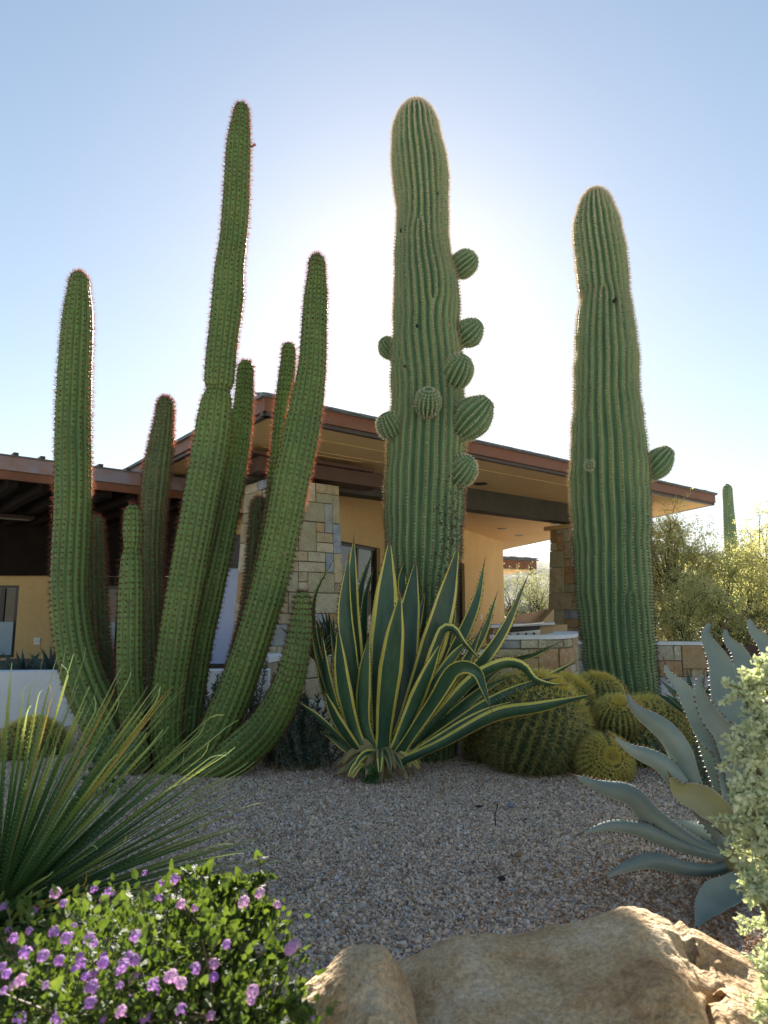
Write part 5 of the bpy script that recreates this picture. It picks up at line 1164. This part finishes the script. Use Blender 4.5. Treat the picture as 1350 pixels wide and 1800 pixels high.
# ------------------------------------------------------------------ gravel: countless small stones
def gravel_material():
    m = bpy.data.materials.new('gravel_stones'); m.use_nodes = True; nt = m.node_tree; L = nt.links.new; bs = nt.nodes['Principled BSDF']
    oi = nt.nodes.new('ShaderNodeObjectInfo'); r = ramp(nt, [(0, (.12, .10, .09)), (.12, (.38, .28, .19)), (.35, (.66, .50, .36)), (.6, (.82, .64, .48)), (.75, (.86, .71, .56)), (.82, (.52, .34, .20)), (.89, (.38, .21, .12)), (.94, (.34, .35, .39)), (1, (.85, .81, .76))])
    L(oi.outputs['Random'], r.inputs[0]); n = nt.nodes.new('ShaderNodeTexNoise'); n.inputs['Scale'].default_value = 3; n.inputs['Detail'].default_value = 4
    tc = nt.nodes.new('ShaderNodeTexCoord'); L(tc.outputs['Object'], n.inputs['Vector']); mx = nt.nodes.new('ShaderNodeMix'); mx.data_type = 'RGBA'; mx.blend_type = 'MULTIPLY'; mx.inputs[0].default_value = .3
    L(r.outputs[0], mx.inputs[6]); L(n.outputs['Fac'], mx.inputs[7]); L(mx.outputs[2], bs.inputs['Base Color']); bs.inputs['Roughness'].default_value = .8
    r2 = nt.nodes.new('ShaderNodeMix')
    return m
M_grav = gravel_material()
gx = np.linspace(-4.6, 3.4, 81); gy = np.linspace(1.2, 7.7, 66); X, Y = np.meshgrid(gx, gy); Z = zg(X, Y)+.004
idx = np.arange(X.size).reshape(X.shape); Q = np.stack([idx[:-1, :-1], idx[:-1, 1:], idx[1:, 1:], idx[1:, :-1]], -1).reshape(-1, 4)
keep = []
for q in Q:
    v = np.stack([X.ravel()[q], Y.ravel()[q]], 1).mean(0); px = CX+v[0]/v[1]*F
    if -250 < px < 1600: keep.append(q)
gr = tag(link('gravel', mesh('gravel', np.stack([X, Y, Z], -1).reshape(-1, 3), np.array(keep), [M_soil])), 'fine grey and tan gravel covering the planting bed', 'gravel', kind='stuff')
ng = bpy.data.node_groups.new('gravel_scatter', 'GeometryNodeTree')
ng.interface.new_socket('Geometry', in_out='INPUT', socket_type='NodeSocketGeometry'); ng.interface.new_socket('Geometry', in_out='OUTPUT', socket_type='NodeSocketGeometry')
N = ng.nodes.new; LK = ng.links.new; gi = N('NodeGroupInput'); go = N('NodeGroupOutput'); join = N('GeometryNodeJoinGeometry')
g2 = N('GeometryNodeGeometryToInstance')
shapes = N('GeometryNodeJoinGeometry')
for k in range(6):
    ic = N('GeometryNodeMeshIcoSphere'); ic.inputs['Radius'].default_value = 1; ic.inputs['Subdivisions'].default_value = 2 if k < 3 else 1
    sp_ = N('GeometryNodeSetPosition'); nz = N('ShaderNodeTexNoise'); nz.noise_dimensions = '4D'; nz.inputs['W'].default_value = k*7.7; nz.inputs['Scale'].default_value = .75; nz.inputs['Detail'].default_value = 1
    sb = N('ShaderNodeVectorMath'); sb.operation = 'SUBTRACT'; sb.inputs[1].default_value = (.5, .5, .5); sc = N('ShaderNodeVectorMath'); sc.operation = 'MULTIPLY'; sc.inputs[1].default_value = (2.6, 2.6, 2.0)
    LK(nz.outputs['Color'], sb.inputs[0]); LK(sb.outputs[0], sc.inputs[0]); LK(ic.outputs['Mesh'], sp_.inputs['Geometry']); LK(sc.outputs[0], sp_.inputs['Offset'])
    sm = N('GeometryNodeSetMaterial'); sm.inputs['Material'].default_value = M_grav; LK(sp_.outputs[0], sm.inputs[0]); ti = N('GeometryNodeGeometryToInstance'); LK(sm.outputs[0], ti.inputs[0]); LK(ti.outputs[0], shapes.inputs[0])
dp = N('GeometryNodeDistributePointsOnFaces'); dp.distribute_method = 'RANDOM'; dp.inputs['Density'].default_value = 10500
ip = N('GeometryNodeInstanceOnPoints'); ip.inputs['Pick Instance'].default_value = True
rr = N('FunctionNodeRandomValue'); rr.data_type = 'FLOAT_VECTOR'; rr.inputs[1].default_value = (6.28, 6.28, 6.28)
rsz = N('FunctionNodeRandomValue'); rsz.data_type = 'FLOAT_VECTOR'; rsz.inputs[0].default_value = (.0028, .0028, .0024); rsz.inputs[1].default_value = (.0072, .0072, .0056)
rsz.inputs['Seed'].default_value = 4
big = N('FunctionNodeRandomValue'); big.inputs[2].default_value = 0; big.inputs[3].default_value = 1; big.inputs['Seed'].default_value = 9
pw = N('ShaderNodeMath'); pw.operation = 'POWER'; pw.inputs[1].default_value = 9; ma = N('ShaderNodeMath'); ma.operation = 'MULTIPLY_ADD'; ma.inputs[1].default_value = 1.1; ma.inputs[2].default_value = .85
LK(big.outputs[1], pw.inputs[0]); LK(pw.outputs[0], ma.inputs[0])
vm = N('ShaderNodeVectorMath'); vm.operation = 'SCALE'; LK(rsz.outputs[0], vm.inputs[0]); LK(ma.outputs[0], vm.inputs['Scale'])
LK(gi.outputs[0], dp.inputs['Mesh']); LK(dp.outputs['Points'], ip.inputs['Points']); LK(shapes.outputs[0], ip.inputs['Instance']); LK(rr.outputs[0], ip.inputs['Rotation']); LK(vm.outputs[0], ip.inputs['Scale'])
LK(ip.outputs[0], join.inputs[0]); LK(join.outputs[0], go.inputs[0])
md = gr.modifiers.new('scatter', 'NODES'); md.node_group = ng

# ------------------------------------------------------------------ small things lying about
def G0(px, py):
    x, y, z = ray(px, py); k = -H/z; return np.array([x*k, y*k, 0.])
p = G0(871, 1452); t = thing('irrigation_stake', 'thin black irrigation stake standing in the gravel', 'stake', p)
mb = MB(); mb.tube([p, p+np.array([-.002, 0, .05]), p+np.array([.012, 0, .10])], [.0035, .003, .0025], 6); mb.build('tube', M_frame, t)
mb = MB(); mb.tube([p+np.array([.012, 0, .10]), p+np.array([.013, 0, .112])], [.005, .004], 6); mb.build('tip', M_frame, t)
M_clod = mat('dark_clod', [(.02, .015, .012), (.05, .04, .03)], rough=.9); M_bl = mat('blue_grey_stone', [(.14, .17, .24), (.22, .25, .32)], scale=20)
M_or = mat('brown_stone', [(.20, .12, .05), (.30, .20, .10)], scale=20)
def pebble(name, px, py, r, m, label, cat, sc=(1, .8, .6), seed=0):
    p = G0(px, py); r0 = np.random.default_rng(seed); V = []; n1, n2 = 7, 10
    for j in range(n1+1):
        a = j*math.pi/n1
        for i in range(n2): b = i*2*math.pi/n2; V.append(np.array([math.sin(a)*math.cos(b)*sc[0], math.sin(a)*math.sin(b)*sc[1], math.cos(a)*sc[2]])*r*(r0.uniform(.8, 1.15) if 0 < j < n1 else 1)+np.array([0, 0, r*sc[2]*.8+.006]))
    Fp = [(j*n2+i, (j+1)*n2+i, (j+1)*n2+(i+1) % n2, j*n2+(i+1) % n2) for j in range(n1) for i in range(n2)]
    tag(link(name, mesh(name, V, Fp, [m], smooth=True), None, tuple(p)), label, cat)
# dry litter blown over the gravel: bits of leaf and twig
M_lit = mat('dry_litter', [(.16, .08, .04), (.30, .16, .08), (.40, .26, .14)], scale=40, rough=.9)
r0 = np.random.default_rng(12); O = []; 
for _ in range(3200):
    if r0.random() < .75: q = np.array([1.15+r0.normal()*.32, 2.65+r0.normal()*.45, 0])
    elif r0.random() < .5: q = np.array([r0.uniform(-1.4, 2), 4.75+r0.normal()*.18, 0])
    else: q = np.array([r0.uniform(-1.6, 1.8), r0.uniform(2.0, 4.8), 0])
    O.append(q+UP*(zg(q[0], q[1])+.012))
O = np.array(O); D = r0.normal(size=O.shape); D[:, 2] = np.abs(D[:, 2])*.15
Vl, Fl = leaf_cloud(O, D, .020, .0036, r0, fold=.5, curve=.4)
tag(link('leaf_litter', mesh('leaf_litter', Vl, [Fl], [M_lit])), 'dry brown leaf litter scattered over the gravel', 'litter', kind='stuff')
mb = MB()
for _ in range(26):
    q = np.array([r0.uniform(-1.3, 1.6), r0.uniform(2.3, 4.8), .014]); a = r0.uniform(0, 6.28); l = r0.uniform(.03, .12); e = np.array([math.cos(a), math.sin(a), 0])
    mb.tube([q, q+e*l*.5+UP*.004+np.array([e[1], -e[0], 0])*l*.08, q+e*l], [.0013, .0012, .0008], 4)
tag(link('twig_litter', mesh('twig_litter', np.concatenate(mb.V), mb.F, [M_lit])), 'thin dry twigs scattered over the gravel', 'litter', kind='stuff')
pebble('stone', 898, 1421, .022, M_bl, 'flat blue grey stone in the gravel left of the barrel cacti front', 'stone', seed=1)
pebble('bark_chip', 842, 1421, .020, M_clod, 'dark curled bark chip lying on the gravel below the barrels', 'bark chip', sc=(1.2, .5, .35), seed=2)
pebble('stone', 911, 1508, .018, M_or, 'round brown stone in the gravel below the irrigation stake', 'stone', seed=3)
pebble('stone', 778, 1393, .017, M_or, 'small ochre stone in the gravel right of the agave foot', 'stone', seed=4)
pebble('stone', 882, 1550, .016, M_clod, 'small dark stone in the middle gravel', 'stone', seed=5)
